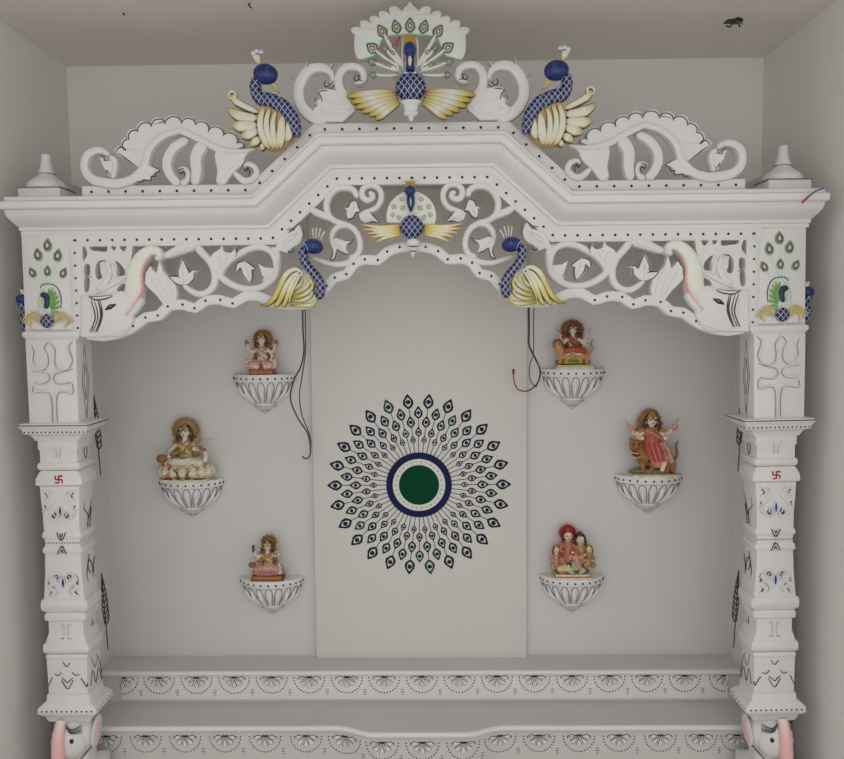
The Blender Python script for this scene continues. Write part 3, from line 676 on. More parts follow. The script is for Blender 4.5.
# ================================================================== PEACOCKS
def upper_peacock():
    Y = YC-.020; c = 'H'; b_ = P(270, 150, Y)
    t = thing('perched_peacock', (b_.x, Y, b_.z), 'blue necked peacock with cream wings perched on the left slope of the cornice', 'peacock', 'perched peacocks on the cornice')
    U = wpx(c, 1, Y)
    oc = lin((178,146,62)); cols = [oc, lin((206,188,110)), lin((222,220,196)), lin((220,216,196)), lin((214,206,172))]; ed = [lin((110,82,36)), lin((122,92,42)), lin((136,112,66)), lin((110,92,60)), lin((96,76,44))]
    m = MB()
    for tip, md, rt, w0 in (((72,345),(110,395),(245,462),36),((45,432),(120,480),(240,500),54),((75,530),(130,548),(240,540),58),((128,612),(180,600),(246,570),54),((188,672),(225,645),(258,620),44),((255,698),(270,680),(278,650),30)):
        S(m, c, [tip, md, rt], [24, w0*1.42, w0*1.0], Y, .010, [cols[0], cols[2], cols[3]], [ed[0], ed[1], ed[2]], b=.012, n=8)
    S(m, c, [(95,372),(100,342),(78,328),(58,345),(62,368),(80,372)], [22,18,16,16,14,10], Y-.002, .009, CREAM, lin((150,120,80)), b=.008)
    m.build('tail_wing', t, GLAZE, label='cream tail feathers edged in ochre')
    m = MB(); Fi(m, c, [(262,425),(330,425),(400,462),(455,530),(472,610),(430,665),(380,696),(300,694),(262,640),(242,560),(244,480)], Y+.004, .012, lin((196,160,110)), b=.012, res=3)
    for pts, w_ in (([(282,425),(258,500),(262,580),(290,650),(318,690)],[28,46,50,46,20]), ([(320,432),(298,500),(300,580),(325,650),(345,692)],[26,40,46,42,18]), ([(358,448),(338,510),(338,590),(350,650),(372,690)],[24,38,46,44,18]), ([(400,476),(392,530),(388,600),(384,650),(390,688)],[24,56,70,60,18]), ([(430,520),(438,560),(436,610),(420,650)],[20,50,56,24])):
        S(m, c, pts, w_, Y-.006, .009, [lin((208,190,120)), lin((224,218,190)), lin((222,220,206)), lin((220,214,182)), lin((190,160,84))], lin((112,86,46)), b=.004, n=8)
    m.build('folded_wing', t, GLAZE, label='cream feathered flank')
    m = MB(); S(m, c, [(240,235),(222,300),(250,365),(330,388),(405,425),(455,490),(478,560),(484,612)], [60,66,80,84,92,84,66,46], Y-.004, .018, WHITE, b=.014, n=9); m.build('scaled_neck', t, NETS, label='blue neck with white scale net')
    m = MB(); S(m, c, [(200,240),(205,300),(235,375),(270,405)], [3,4,4,3], Y-.004, .010, WHITE, b=.01); S(m, c, [(250,250),(262,290),(300,330),(360,350)], [3,4,4,3], Y-.006, .012, WHITE, b=.01); m.build('neck_edge', t)
    hc = q(c, [(292,222)], Y)[0]; m = MB(); m.ell((hc[0], Y-.008, hc[1]), (77*U, .024, 62*U), BLUE, (0, .12, 0), 20, 12); hd = m.build('head', t, GLAZE, label='glossy blue head')
    m = MB(); m.ell((hc[0]+22*U, Y-.030, hc[1]+12*U), (13*U, .003, 17*U), lin((60,84,150))); m.ell((hc[0]+24*U, Y-.0325, hc[1]+11*U), (7*U, .003, 9*U), BLACK); m.build('eye', hd, GLAZE, label='dark eye in a paler blue ring')
    m = MB(); S(m, c, [(332,275),(352,300),(378,338)], [34,24,5], Y-.010, .008, lin((206,186,120)), lin((160,130,60))); m.build('beak', hd, GLAZE, label='pale gold beak')
    m = MB()
    for dx in (-1, 0, 1): S(m, c, [(258,165),(240+dx*8,130),(226+dx*16,92)], [14,22,22], Y-.004, .009, [GOLD, CREAM, WHITE], lin((170,150,90)))
    for dx, dz in ((212,92),(234,80),(262,84)): S(m, c, [(dx-10,dz+8),(dx,dz-6),(dx+12,dz+6)], [16,30,18], Y-.006, .009, WHITE, lin((150,150,150)))
    m.build('crest', hd, GLAZE, label='cream crest')
    return t
t = upper_peacock(); mirror_tree(t, label='blue necked peacock with cream wings perched on the right slope of the cornice', mid=XM)
YA = YF+.004        # plane of the pierced arch panel
def lower_peacock():
    Y = YA-.030; c = 'E'; b_ = P(302, 306, Y)
    t = thing('swan_necked_peacock', (b_.x, Y, b_.z), 'blue necked peacock with yellow folded wing at the left foot of the arch', 'peacock', 'swan necked peacocks on the arch edge')
    U = wpx(c, 1, Y); yc = lin((204,190,112)); ye = lin((124,104,40)); cr = lin((216,215,192))
    m = MB(); Fi(m, c, [(380,370),(430,400),(470,470),(450,540),(480,610),(470,645),(430,672),(350,682),(280,668),(240,640),(270,520),(300,420)], Y+.004, .012, lin((206,204,170)), b=.012, res=3)
    for pts, w_ in (([(390,400),(420,450),(390,510),(330,545),(275,560)],[24,34,36,34,10]), ([(420,440),(440,500),(400,550),(340,580),(265,592)],[22,34,36,34,10]), ([(440,540),(420,580),(360,610),(260,622)],[26,36,38,12]), ([(470,610),(440,640),(370,650),(260,648)],[22,34,36,12]), ([(360,440),(350,480),(310,520),(280,535)],[20,28,28,8])):
        S(m, c, pts, w_, Y-.006, .008, [cr, yc, cr, yc, ye], ye, b=.004, n=8)
    m.build('body_feathers', t, GLAZE, label='yellow and cream breast feathers')
    m = MB()
    for pts, w_ in (([(352,388),(300,375),(240,415),(195,500),(150,590),(95,640),(38,648)],[30,44,50,50,46,34,8]), ([(345,400),(290,425),(240,500),(200,590),(170,640),(140,662)],[24,38,46,46,38,10]), ([(345,412),(310,440),(272,510),(245,590),(225,640),(205,664)],[20,34,42,42,34,10]), ([(350,425),(330,450),(300,510),(272,580),(262,640)],[14,22,26,24,10])):
        S(m, c, pts, w_, Y-.010, .010, [cr, cr, lin((226,222,186)), yc, yc, lin((180,152,66)), ye][:len(pts)], lin((112,98,44)), b=.008, n=8)
    cc = q(c, [(350,408)], Y)[0]; m.dot(cc[0], Y-.018, cc[1], 24*U, WHITE, .006, 12); m.dot(cc[0], Y-.0235, cc[1], 8*U, DARK, .003, 8)
    m.build('folded_wing', t, GLAZE, label='yellow and cream drooping wing')
    m = MB(); S(m, c, [(372,200),(366,270),(392,345),(450,410),(495,480),(500,550),(482,605)], [56,66,66,68,66,62,40], Y-.008, .018, WHITE, b=.014, n=9); m.build('scaled_neck', t, NETS, label='blue neck with white scale net')
    hc = q(c, [(448,204)], Y)[0]; m = MB(); m.ell((hc[0], Y-.012, hc[1]), (76*U, .022, 57*U), BLUE, (0, .2, 0), 20, 12); hd = m.build('head', t, GLAZE, label='glossy blue head')
    m = MB(); m.ell((hc[0]+14*U, Y-.033, hc[1]+2*U), (15*U, .003, 14*U), lin((70,96,160))); m.ell((hc[0]+16*U, Y-.0355, hc[1]+1*U), (7*U, .0025, 7*U), BLACK); m.build('eye', hd, GLAZE, label='dark eye in a paler blue ring')
    m = MB(); S(m, c, [(368,172),(392,200),(405,240)], [5,7,5], Y-.022, .008, lin((214,220,236))); m.build('cheek_line', hd, label='white cheek line')
    m = MB()
    for a, b2 in (((455,145),(440,62)),((470,145),(468,58)),((485,148),(500,62)),((498,155),(532,84))): S(m, c, [a, ((a[0]+b2[0])/2-4, (a[1]+b2[1])/2), b2], [12,12,14], Y-.006, .007, [CREAM, WHITE, WHITE], lin((170,150,90)))
    m.build('crest', hd, GLAZE, label='cream crest')
    return t
t = lower_peacock(); mirror_tree(t, label='blue necked peacock with yellow folded wing at the right foot of the arch', mid=XM)
# --- small peacock at the top of the arch
def arch_peacock():
    Y = YA-.022; c = 'D'; b_ = P(412, 246, Y); U = wpx(c, 1, Y)
    t = thing('arch_peacock', (XM, Y, b_.z), 'small peacock with gold wings and pale halo under the middle of the cornice', 'peacock')
    xm_ = 728
    m = MB(); cc = q(c, [(xm_, 392)], Y+.010)[0]; pts = [(cc[0]+208*U*math.cos(math.radians(a)), cc[1]+206*U*math.sin(math.radians(a))) for a in range(-22, 203, 9)]
    m.fill(pts, Y+.006, .004, lin((222,222,212)), b=.004)
    h = m.build('halo', t)
    m = MB()
    for (x, y, tx, ty) in ((650,265,640,225),(600,320,560,295),(590,378,548,378),(668,340,640,300),(640,395,600,405)):
        for xx, sd in ((x, 1),):
            for mm_ in (1, -1):
                X1 = xm_+mm_*(x-xm_); X2 = xm_+mm_*(tx-xm_)
                S(m, c, [(X1,y),((X1+X2)/2,(y+ty)/2),(X2,ty)], [8,50,5], Y+.0015, .002, lin((176,184,150)), lin((66,80,52)), b=.002, n=6)
    m.build('painted_leaves', h, GLAZE, label='olive edged painted leaves')
    m = MB(); hcx = q(c, [(718,182)], Y)[0]
    m.ell((hcx[0], Y-.012, hcx[1]), (46*U, .014, 44*U), BLUE, seg=16, rg=10)
    S(m, c, [(700,215),(702,280),(722,350)], [26,24,16], Y-.004, .010, BLUE); S(m, c, [(742,215),(744,280),(726,350)], [26,24,16], Y-.004, .010, BLUE)
    m.build('head_and_neck', t, GLAZE, label='glossy blue head and neck')
    m = MB(); S(m, c, [(722,235),(723,275),(724,318)], [16,26,8], Y-.002, .008, lin((206,210,204))); S(m, c, [(700,350),(724,384),(750,350)], [8,12,8], Y-.008, .006, WHITE); m.build('throat_patch', t, label='pale throat patch')
    m = MB()
    for dx in (-38,-19,0,19,38): S(m, c, [(718+dx*.5,145),(718+dx*.8,115),(718+dx,88 if dx else 78)], [16,16,8], Y-.010, .006, GOLD, lin((226,206,130)))
    m.build('crown', t, GLAZE, label='gold crown')
    bc = q(c, [(732,482)], Y)[0]; m = MB(); m.ell((bc[0], Y-.004, bc[1]), (100*U, .026, 98*U), WHITE, seg=22, rg=12); m.build('scaled_body', t, NETS, label='blue body with white scale net')
    m = MB()
    for i, (tip, md) in enumerate((((312,462),(450,484)),((318,500),(450,505)),((350,538),(460,525)),((385,572),(480,548)),((425,612),(510,570)))):
        S(m, c, [(642,470+i*18),((642+md[0])/2,(475+i*16+md[1])/2),md,tip], [22,34,38,18], Y+.002-.001*i, .007, [lin((206,162,60)), lin((224,214,150)), lin((224,222,200)), lin((206,170,80))], [lin((170,120,40)), lin((190,160,90)), lin((170,150,90)), lin((170,130,50))], b=.006, n=8)
    wg = m.build('wing', t, GLAZE, label='gold and cream wing'); mirror_part(wg)
    m = MB(); z = q(c, [(742,600)], Y)[0]; zz_ = z[1]
    m.lathe(z[0], Y-.004, [(zz_+20*U, 30*U), (zz_, 56*U), (zz_-30*U, 52*U), (zz_-44*U, 40*U), (zz_-70*U, 34*U), (zz_-84*U, 22*U), (zz_-110*U, 16*U), (zz_-132*U, 5*U)], WHITE, seg=16, sy=.6); dp = m.build('pendant_drop', t)
    m = MB(); Ln(m, c, [(698,640),(742,646),(788,640)], Y-.0165-.009, 1.3); Ln(m, c, [(712,680),(742,685),(770,680)], Y-.022, 1.3); m.build('painted_line', dp, GLAZE, label='two dark lines')
    return t
arch_peacock()
# ================================================================== PIERCED ARCH PANEL
t = thing('pierced_arch_panel', (XM, YA, P(412, 250, YA).z), 'white marble panel pierced with vine scrolls and leaves, scalloped along its lower edge', 'arch panel')
def mp(o): mirror_part(o); return o
BK = .018
# frame rails with dots
hw = 6.2*YF/F
def toplevel(tdn): return path_pts(tdn)
dn = .098+hw*.9
tp_ = path_pts(dn)
xcol = P(70, 300, YF).x
m = MB(); strip(m, [(xcol-.002, tp_[0][1])]+tp_[1:]+[(XM, tp_[2][1])], hw, YA-.006, YA+BK)
hal = [(xcol+.022, tp_[0][1])]+tp_[1:]+[(XM, tp_[2][1])]
fr = m.build('top_rail', t)
m = MB(); rail_dots(m, hal, YA-.006, .0345, .0040); m.build('painted_dots', fr, GLAZE, label='small dark dots'); mp(fr)
zb_ = P(77, 336, YF).z
m = MB(); xr_ = [P(70.5, 300, YF).x, P(83, 300, YF).x]
strip(m, [((xr_[0]+xr_[1])/2, tp_[0][1]+hw*.9), ((xr_[0]+xr_[1])/2, zb_)], (xr_[1]-xr_[0])/2, YA-.005, YA+BK); fr = m.build('side_rail', t)
m = MB(); rail_dots(m, [((xr_[0]+xr_[1])/2, tp_[0][1]), ((xr_[0]+xr_[1])/2, zb_+.022)], YA-.005, .0345, .0038, lin((84,72,72))); m.build('painted_dots', fr, GLAZE, label='small brownish dots'); mp(fr)
low = [(88,334),(104,336),(122.5,332),(134.2,326),(146.4,317.5),(158.7,315.5),(168.6,306.4),(183.4,304.6),(195.3,308.2),(206.2,300.8),(221.1,300),(233.2,303.4),(245,296.5),(259.5,296.4),(272,302),(290,305),(308,302),(320,294),(327,285.9),(335,277.8),(346.6,274.4),(353.8,264),(365,259.6),(378,260.2),(387.3,251.9),(399.7,247.5),(412,246)]
m = MB(); S(m, 'Q', low[:-1], [11]*8+[10.5]*(len(low)-9), YA, .008, b=BK, n=8, round_=False, res=2)
zl = q('Q', low, YA); m.stroke([zl[-2], (XM, zl[-1][1])], 10.5*YF/F, YA, .008, WHITE, b=BK, n=8, res=1, round_=False)
fr = m.build('scalloped_edge', t)
m = MB()
for i, p_ in enumerate(zl[2:-1]):
    if 12 <= i+2 <= 17: continue
    m.dot(p_[0], YA-.0075, p_[1], .0040, DARK, .002, 7)
m.build('painted_dots', fr, GLAZE, label='small dark dots'); mp(fr)
# vine scrolls
m = MB(); _S = S
def S(m, c, pts, w_, *a, **k): return _S(m, c, pts, [v*1.14 for v in w_] if isinstance(w_, list) else w_*1.14, *a, **k)
S(m, 'B', [(255,110),(300,165),(355,225),(388,310),(378,390),(330,440),(270,450),(215,425),(165,385)], [50,46,46,46,44,42,40,36,24], YA, .009, b=BK, n=8)
S(m, 'B', [(420,330),(440,270),(500,205),(575,160),(640,130),(715,122),(790,160),(822,245),(812,325),(760,378),(690,408),(610,415),(530,395),(460,355),(400,300)], [44,44,44,42,40,40,42,44,44,42,42,42,42,44,46], YA, .009, b=BK, n=8)
S(m, 'E', [(165,200),(172,290),(152,390),(60,480)], [44,44,42,40], YA+.001, .009, b=BK, n=8)
S(m, 'D', [(272,240),(245,175),(180,148),(100,158),(40,215),(12,300),(35,390),(100,440),(180,462),(245,500),(285,560),(298,640),(270,715),(200,748)], [44,46,48,48,48,48,48,46,46,46,46,46,46,44], YA, .009, b=BK, n=8)
S(m, 'D', [(200,470),(120,475),(65,530),(50,610)], [40,42,42,36], YA+.001, .009, b=BK, n=8)
S(m, 'E', [(750,300),(690,330),(620,338),(550,328),(480,305),(430,290)], [44,42,40,38,34,20], YA, .009, b=BK, n=8)
S(m, 'D', [(365,195),(398,205),(400,235),(360,255),(318,230),(318,165),(370,132),(430,140),(472,190),(470,265),(425,325),(345,358),(290,380)], [36,40,42,46,48,44,42,44,44,44,42,40,34], YA, .009, b=BK, n=8)
S(m, 'Cc', [(505,350),(570,395),(650,430),(720,470)], [40,62,60,30], YA+.001, .009, b=BK, n=8)
S(m, 'A', [(640,185),(700,160),(790,115),(850,105)], [34,46,60,50], YA+.001, .009, b=BK, n=8)
S(m, 'B', [(50,190),(130,150),(215,115),(260,105)], [26,50,62,50], YA+.002, .008, b=BK, n=8)
S(m, 'B', [(790,120),(828,200),(835,300)], [46,40,30], YA+.002, .008, b=BK)
sc = m.build('vine_scrolls', t); mp(sc); S = _S
def leaf(c, poly, lines, veins=(), h=.010, lw=1.0, sub=None):
    m = MB(); Fi(m, c, poly, YA+.002, h, b=BK-.004)
    for l in lines: Ln(m, c, l, YA+.002-h-.0006, lw, DARK, 2)
    for v in veins: S(m, c, v, [4*CR[c][2]/7, 9*CR[c][2]/7, 3*CR[c][2]/7], YA+.002-h, .0022, b=.001)
    mp(m.build('carved_leaf', t))
leaf('B', [(160,198),(125,285),(128,318),(62,330),(115,375),(160,388),(205,382),(245,345),(248,300),(275,288),(225,280),(208,300),(195,265)], [[(160,200),(125,288),(128,320),(62,330),(115,378)], [(162,205),(195,268),(208,300),(222,282),(250,284)], [(240,300),(240,345),(205,380)]], [[(165,380),(163,310),(160,250)]])
leaf('B', [(535,300),(535,245),(560,225),(600,218),(640,243),(678,276),(648,284),(652,335),(636,382),(600,350),(575,310),(568,268)], [[(535,300),(535,245),(562,225),(595,220)], [(600,220),(642,245),(675,276)], [(670,280),(650,284),(655,335),(637,378)], [(548,300),(570,265),(578,310),(634,378)]], [[(600,235),(612,290),(630,345)]])
leaf('B', [(695,238),(740,262),(805,268),(800,310),(745,345),(725,330)], [])
leaf('B', [(352,205),(375,165),(428,132),(440,100),(455,150),(500,152),(532,118),(540,190),(500,235),(430,315),(380,275)], [[(455,152),(495,155),(528,125)], [(532,118),(545,150),(530,190)]], [[(400,180),(430,210),(425,280)], [(440,170),(470,190),(440,260)]])
leaf('E', [(150,255),(172,150),(220,110),(300,82),(328,30),(345,48),(370,110),(360,160),(325,195),(290,212),(250,255),(200,240)], [[(240,72),(300,62),(335,20)], [(250,225),(258,245),(290,240),(292,212)], [(362,60),(372,110),(355,165)]], [[(210,200),(280,140),(330,90)], [(200,180),(250,130),(310,100)]])
leaf('D', [(155,325),(195,312),(215,270),(250,258),(278,290),(300,352),(262,362),(240,400),(192,420),(178,378),(188,345)], [[(155,328),(200,308),(212,272),(250,260)], [(275,275),(280,310),(300,352)], [(298,354),(262,362),(240,402),(192,420),(180,370)]], [[(250,290),(225,340),(205,395)]])
leaf('D', [(285,375),(325,350),(375,345),(410,392),(465,445),(405,438),(350,452),(300,425)], [[(380,352),(412,392),(462,445)], [(350,450),(405,438),(445,444)]], [[(310,390),(360,400),(420,425)]])
leaf('E', [(570,158),(620,138),(685,158),(755,138),(715,175),(692,210),(710,262),(655,242),(625,222),(610,290),(572,310),(590,250),(576,200)], [[(680,158),(725,152),(752,138)], [(752,142),(725,178),(692,190)], [(574,190),(592,250),(572,308),(606,290),(625,220)], [(630,225),(660,250),(705,264)]], [[(600,170),(640,200),(690,245)]])
leaf('A', [(560,245),(528,300),(522,370),(545,400),(605,455),(660,530),(735,520),(748,440),(735,375),(690,325),(650,280),(625,210),(602,300),(578,260)], [[(530,282),(555,240),(575,282)], [(690,320),(735,320),(760,330)]], [[(600,330),(650,410),(690,510)], [(560,330),(610,410),(660,500)], [(640,290),(690,380),(715,490)]])
# elephant corner
m = MB()
Fi(m, 'A', [(88,455),(140,450),(210,462),(300,440),(380,450),(440,520),(455,620),(430,680),(380,735),(300,742),(90,742)], YA+.001, .014, b=BK-.003, bev=.004, res=1)
Fi(m, 'A', [(300,440),(360,420),(420,460),(440,560),(430,660),(330,720),(180,720),(150,470)], YA-.008, .008, b=.004, bev=.005, res=3)
eh = m.build('elephant_head', t)
m = MB(); n_ = 10
S(m, 'A', [(350,600),(400,520),(440,440),(448,360),(452,290),(490,200),(555,145),(610,150),(622,188),(590,200)], [90,130,136,122,110,96,76,62,52,34], YA-.003, .015, [WHITE, WHITE, lin((228,224,214)), lin((226,228,214)), lin((226,230,216)), lin((226,230,216)), lin((230,230,220)), lin((232,226,216)), WHITE, WHITE], [PINK, lin((238,206,200)), PINK, PINK, PINK, lin((240,202,200)), lin((232,214,206)), WHITE, WHITE, WHITE], b=.020, n=9, Yl=[YA+.010, YA+.002, YA-.002]+[YA-.004]*7)
# keep the pink only on the inner edge of the trunk
for i in range(0, len(m.v), 11):
    for j in (0, 1):
        m.c[i+j] = m.c[i+5] if m.v[i][0] < m.v[i+8][0] else m.c[i+j]
    for j in (7, 8):
        if m.v[i+8][0] < m.v[i][0]: m.c[i+j] = m.c[i+5]
m.build('trunk', eh, MARB, label='curled trunk with a pink inner edge')
m = MB(); S(m, 'A', [(395,605),(450,545),(505,465)], [50,62,50], YA-.004, .014, WHITE, b=.008, n=8); m.build('tusk', eh)
m = MB(); S(m, 'A', [(380,582),(420,545),(470,470),(510,400)], [10,11,9,5], YA-.0185, .003, lin((236,186,184)), b=.006, n=5); m.build('tusk_line', eh, MARB, label='pink painted line')
m = MB()
for off, w_ in ((0, 1.2), (22, 1.0), (48, 1.5), (60, 1.2)): Ln(m, 'A', [(145+off,485),(168+off*.9,560),(172+off*.75,620),(138+off*.8,705)], YA-.0162, w_*1.2)
Ln(m, 'A', [(130,462),(180,482),(250,474),(295,455)], YA-.0162, 1.4); Ln(m, 'A', [(130,458),(190,458),(290,450)], YA-.0162, 1.2, GREY)
m.build('harness_bands', eh, GLAZE, label='dark painted harness bands')
m = MB(); S(m, 'A', [(240,552),(278,530),(320,512)], [6,36,5], YA-.016, .002, BLACK, b=.004); S(m, 'A', [(268,530),(282,526),(294,520)], [4,12,4], YA-.0178, .0015, lin((120,118,116)), b=.001); m.build('eye', eh, GLAZE, label='small black eye')
mp(eh)
m = MB()
Z_ = YA+.001
m.plate(q('A', [(78,97),(440,97),(430,180),(415,300),(400,430),(300,455),(150,480),(75,480)], Z_), [q('A', h_, Z_) for h_ in
  ([(92,108),(112,120),(126,170),(110,200),(95,212)], [(145,106),(200,104),(258,106),(258,150),(200,146),(150,140)], [(286,104),(318,104),(318,140),(296,135)], [(352,104),(396,104),(380,150),(352,130)],
   [(106,242),(142,242),(142,312),(106,312)], [(106,332),(140,332),(136,420),(106,420)], [(192,235),(212,240),(216,290),(228,325),(208,342),(186,330),(180,270)], [(318,215),(350,232),(382,275),(380,312),(335,318),(330,260)], [(332,400),(380,366),(384,420),(355,446),(340,432)])], Z_, .0058, WHITE, b=BK-.004)
S(m, 'A', [(250,215),(272,290),(240,370),(180,410)], [20,44,44,26], YA-.006, .005, b=.003)
S(m, 'A', [(290,215),(305,290),(330,350)], [14,34,14], YA-.006, .005, b=.003); S(m, 'A', [(380,335),(300,370),(180,440)], [16,34,14], YA-.006, .005, b=.003)
Ln(m, 'A', [(185,240),(205,218),(242,210)], YA-.012, 1.2); Ln(m, 'A', [(100,322),(150,322)], YA-.007, 1.0, DARK, 1)
mp(m.build('lotus_carving', t))
# ================================================================== COLUMNS
xcc = XM+(P(48.5, 280, YF).x-P(780.5, 280, YF).x)/2; PXM = YF/F
ycc = YF+.054; zc = lambda py, px=58: P(px, py, YF).z
t = thing('carved_column', (xcc, ycc, 0), 'square carved white column on the left, painted peacock panel at its top', 'column', 'carved columns of the shrine')
def hd(hw_): return .054+(hw_-26.5)*PXM*.62 if hw_ > 26.5 else .054-(26.5-hw_)*PXM*.45
def cpart(name, secs, parent=t, r=.003, mat=MARB, label=None):
    m = MB(); m.rect_loft(xcc, ycc, [(zc(y), w_*PXM, hd(w_)) for y, w_ in secs], WHITE, r); return m.build(name, parent, mat, 40, label)
yfc = lambda w_: ycc-hd(w_)
top_z = path_pts(.098)[0][1]
m = MB(); m.rect_loft(xcc, ycc, [(top_z, 26.2*PXM, .054), (zc(331), 26.2*PXM, .054)], WHITE); cap = m.build('peacock_block', t)
cpart('moulding', [(331,26.5),(332,29),(335.5,29.5),(338,27.5),(340,26)])
xcc -= 1.6*PXM
ub = cpart('trident_block', [(340,25.6),(424,25.2)])
xcc += 1.6*PXM
cpart('wide_ledge', [(423,26),(423.5,34.5),(426.5,36),(428,34.5),(429.5,33),(433.5,32),(435,27),(438,24.5),(441,22.5)])
m = MB()
for k in range(15): m.dot(xcc+(-30+60*k/14)*PXM, yfc(32.6), zc(431.8), .0028, DARK, .001, 6)
for k in range(9): m.dot(xcc+32.6*PXM, ycc-hd(32.6)+.012+k*.014, zc(431.8), .0026, DARK, .001, 6, axis=1)
m.build('painted_dots', t, GLAZE, label='row of small dark dots')
m = MB(); m.rect_loft(xcc, ycc, [(zc(424.6), 36.0*PXM, hd(36.0)), (zc(425.5), 36.0*PXM, hd(36.0))], DARK, .003); m.build('painted_line', t, GLAZE, label='thin dark edge line')
cpart('neck_block', [(441,20.5),(449,20.8),(451,19.2),(463,19.2)])
cpart('round_ring', [(463,19.5),(464,21.5),(467,22.4),(470,21.5),(471,19.5)], r=.006)
cpart('flared_band', [(471.5,19),(473,20.5),(479,23.6),(485.5,24),(487,20)])
cpart('shaft_block', [(487,20.6),(500,20),(515,19),(533,18.6)])
cpart('round_ring', [(532.5,18.5),(534,20.4),(538,21),(540.5,18.5)], r=.006)
cpart('groove', [(540.5,18.3),(547.5,18.3)])
cpart('round_ring', [(547.5,18.5),(549,20.4),(553,21),(555.5,18.8)], r=.006)
cpart('shaft_block', [(555.5,18.6),(575,19.2),(590,20.4),(600.5,21.2)])
cpart('round_ring', [(600,21),(601.5,24.2),(606,25),(611,24.4),(613.5,20.5)], r=.007)
cpart('round_ring', [(613.8,20),(615.5,21.6),(618.5,22),(621.5,21.4),(622.5,18)], r=.006)
cpart('neck_block', [(622.5,18.2),(634,18.2),(641,20.5),(644.5,21.5)])
cpart('round_ring', [(644,21.5),(645.5,24),(650,24.6),(653.5,24),(655,20.8)], r=.006)
cpart('round_ring', [(655.5,20.6),(657,22.2),(659.5,22.2),(660.8,21)], r=.005)
cpart('leaf_block', [(660.8,21.2),(695,20.6)])
cpart('stepped_band', [(694.5,19),(696,22.4),(702,22.8),(703.5,24)])
cpart('lower_ledge', [(703.5,25),(708,30.5),(713,31),(715.5,28),(717,24.5),(721,23),(723,21)])
m = MB(); m.rect_loft(xcc, ycc+.004, [(zc(722), 15*PXM, .032), (zc(768), 15*PXM, .032), (zc(770), 26*PXM, .050), (zc(790), 26.5*PXM, .054)], WHITE, .004); m.build('pedestal', t)
m = MB(); m.rect_loft(xcc, ycc, [(zc(790), 28*PXM, .07), (0, 28*PXM, .07)], WHITE); m.build('base_block', t)
m = MB()
for k in range(11): m.dot(xcc+(-26+52*k/10)*PXM, yfc(30.8), zc(710.5), .0030, DARK, .001, 6)
for k in range(7): m.dot(xcc+30.8*PXM, ycc-hd(30.8)+.014+k*.020, zc(710.5), .0028, DARK, .001, 6, axis=1)
m.build('painted_dots', t, GLAZE, label='row of small dark dots')
m = MB()
for k in range(13): m.dot(xcc+(-17+34*k/12)*PXM, yfc(18.3), zc(544), .0026, GREY, .0012, 6)
for k in range(7): m.dot(xcc+18.3*PXM, ycc-hd(18.3)+.010+k*.015, zc(544), .0024, GREY, .001, 6, axis=1)
m.build('painted_dots', t, GLAZE, label='row of small grey beads')
# local drawing: u in photo pixels from the column middle, v = photo row; lies on the front face of half width w
def LC(u, v): return (xcc+u*PXM, zc(v))
def CS(m, pts, w_, face, h, col=WHITE, edge=None, **k): return m.stroke([LC(*p_) for p_ in pts], [v*PXM for v in w_] if isinstance(w_, list) else w_*PXM, yfc(face), h, col, edge, b=.001, **k)
def side_strokes(m, pts, w_, face, col=DARK):
    """the same kind of line on the inner side face: d in metres behind the front edge"""
    X = xcc+face*PXM
    m.tube([(X, yfc(face)+d, zc(v)) for d, v in pts], [w_*PXM*.5]*len(pts), col, seg=5)
# trident relief: raised outlines
tr_ = [[(-24,342),(-20,345),(-18,352),(-19,360),(-15,367),(-9,369),(-4,364),(-4,355),(-7,347),(-2,341),(1,345)],
       [(1,343),(4,350),(3,358),(4,366),(10,370),(17,368),(21,360),(19,352),(18,346),(22,341)],
       [(-21,370),(-12,371),(-5,373),(-3,378),(-7,382),(-14,383),(-19,381)], [(21,368),(12,371),(4,373),(1,378),(5,383),(12,383),(19,382)],
       [(-20,385),(-20,392),(-10,391),(-4,393),(-2,402),(-2,422)], [(20,383),(20,393),(11,391),(5,393),(3,402),(3,422)]]
xcc -= 1.6*PXM
m = MB()
for l in tr_:
    CS(m, l, 2.6, 25.3, .004, lin((224,223,221)), lin((150,150,150)))
for l in tr_: m.stroke([LC(u_+.9, v_+.6) for u_, v_ in l], .9*PXM, yfc(25.3)-.003, .001, lin((150,150,152)), b=.001)
m.build('trident_relief', ub, label='raised trident outlined in grey')
m = MB(); X = xcc+25.3*PXM; yy0 = ycc
for k_ in (1, .5):
    for a_, b2_ in (((0,1),(1,0)),((1,0),(0,-1)),((0,-1),(-1,0)),((-1,0),(0,1))):
        m.tube([(X, yy0+a_[0]*.022*k_, (zc(383)+a_[1]*.105*k_)), (X, yy0+b2_[0]*.022*k_, zc(383)+b2_[1]*.105*k_)], .0017, GREY, seg=5, res=1)
m.build('diamond_outline', ub, GLAZE, label='long grey diamond painted on the inner face')
xcc += 1.6*PXM
# painted peacock relief
oK = lambda x, y: (10+x/6.325, 225+y/6.325)
def KQ(pts, face=26.5): return [(P(oK(x, y)[0], oK(x, y)[1], YF).x+dxk, P(oK(x, y)[0], oK(x, y)[1], YF).z) for x, y in pts]
dxk = xcc-P(48.5, 280, YF).x; UK = PXM/6.325
def KS(m, pts, w_, y, h, col, edge=None, **k): return m.stroke(KQ(pts), [v*UK for v in w_], y, h, col, edge, b=.001, **k)
pr = MB()
for pts in ([(237,395),(237,250),(235,190)], [(225,400),(205,300),(180,230)], [(250,400),(275,300),(300,235)], [(215,405),(180,370),(150,330)], [(262,405),(300,370),(330,330)], [(237,395),(236,340)]):
    KS(pr, pts, [20,14,8], YF, .0012, lin((208,226,212)), lin((150,190,165)))
KS(pr, [(238,600),(238,540),(240,480),(238,420),(238,385)], [90,136,142,110,40], YF, .003, lin((214,222,206)), lin((190,196,180)))
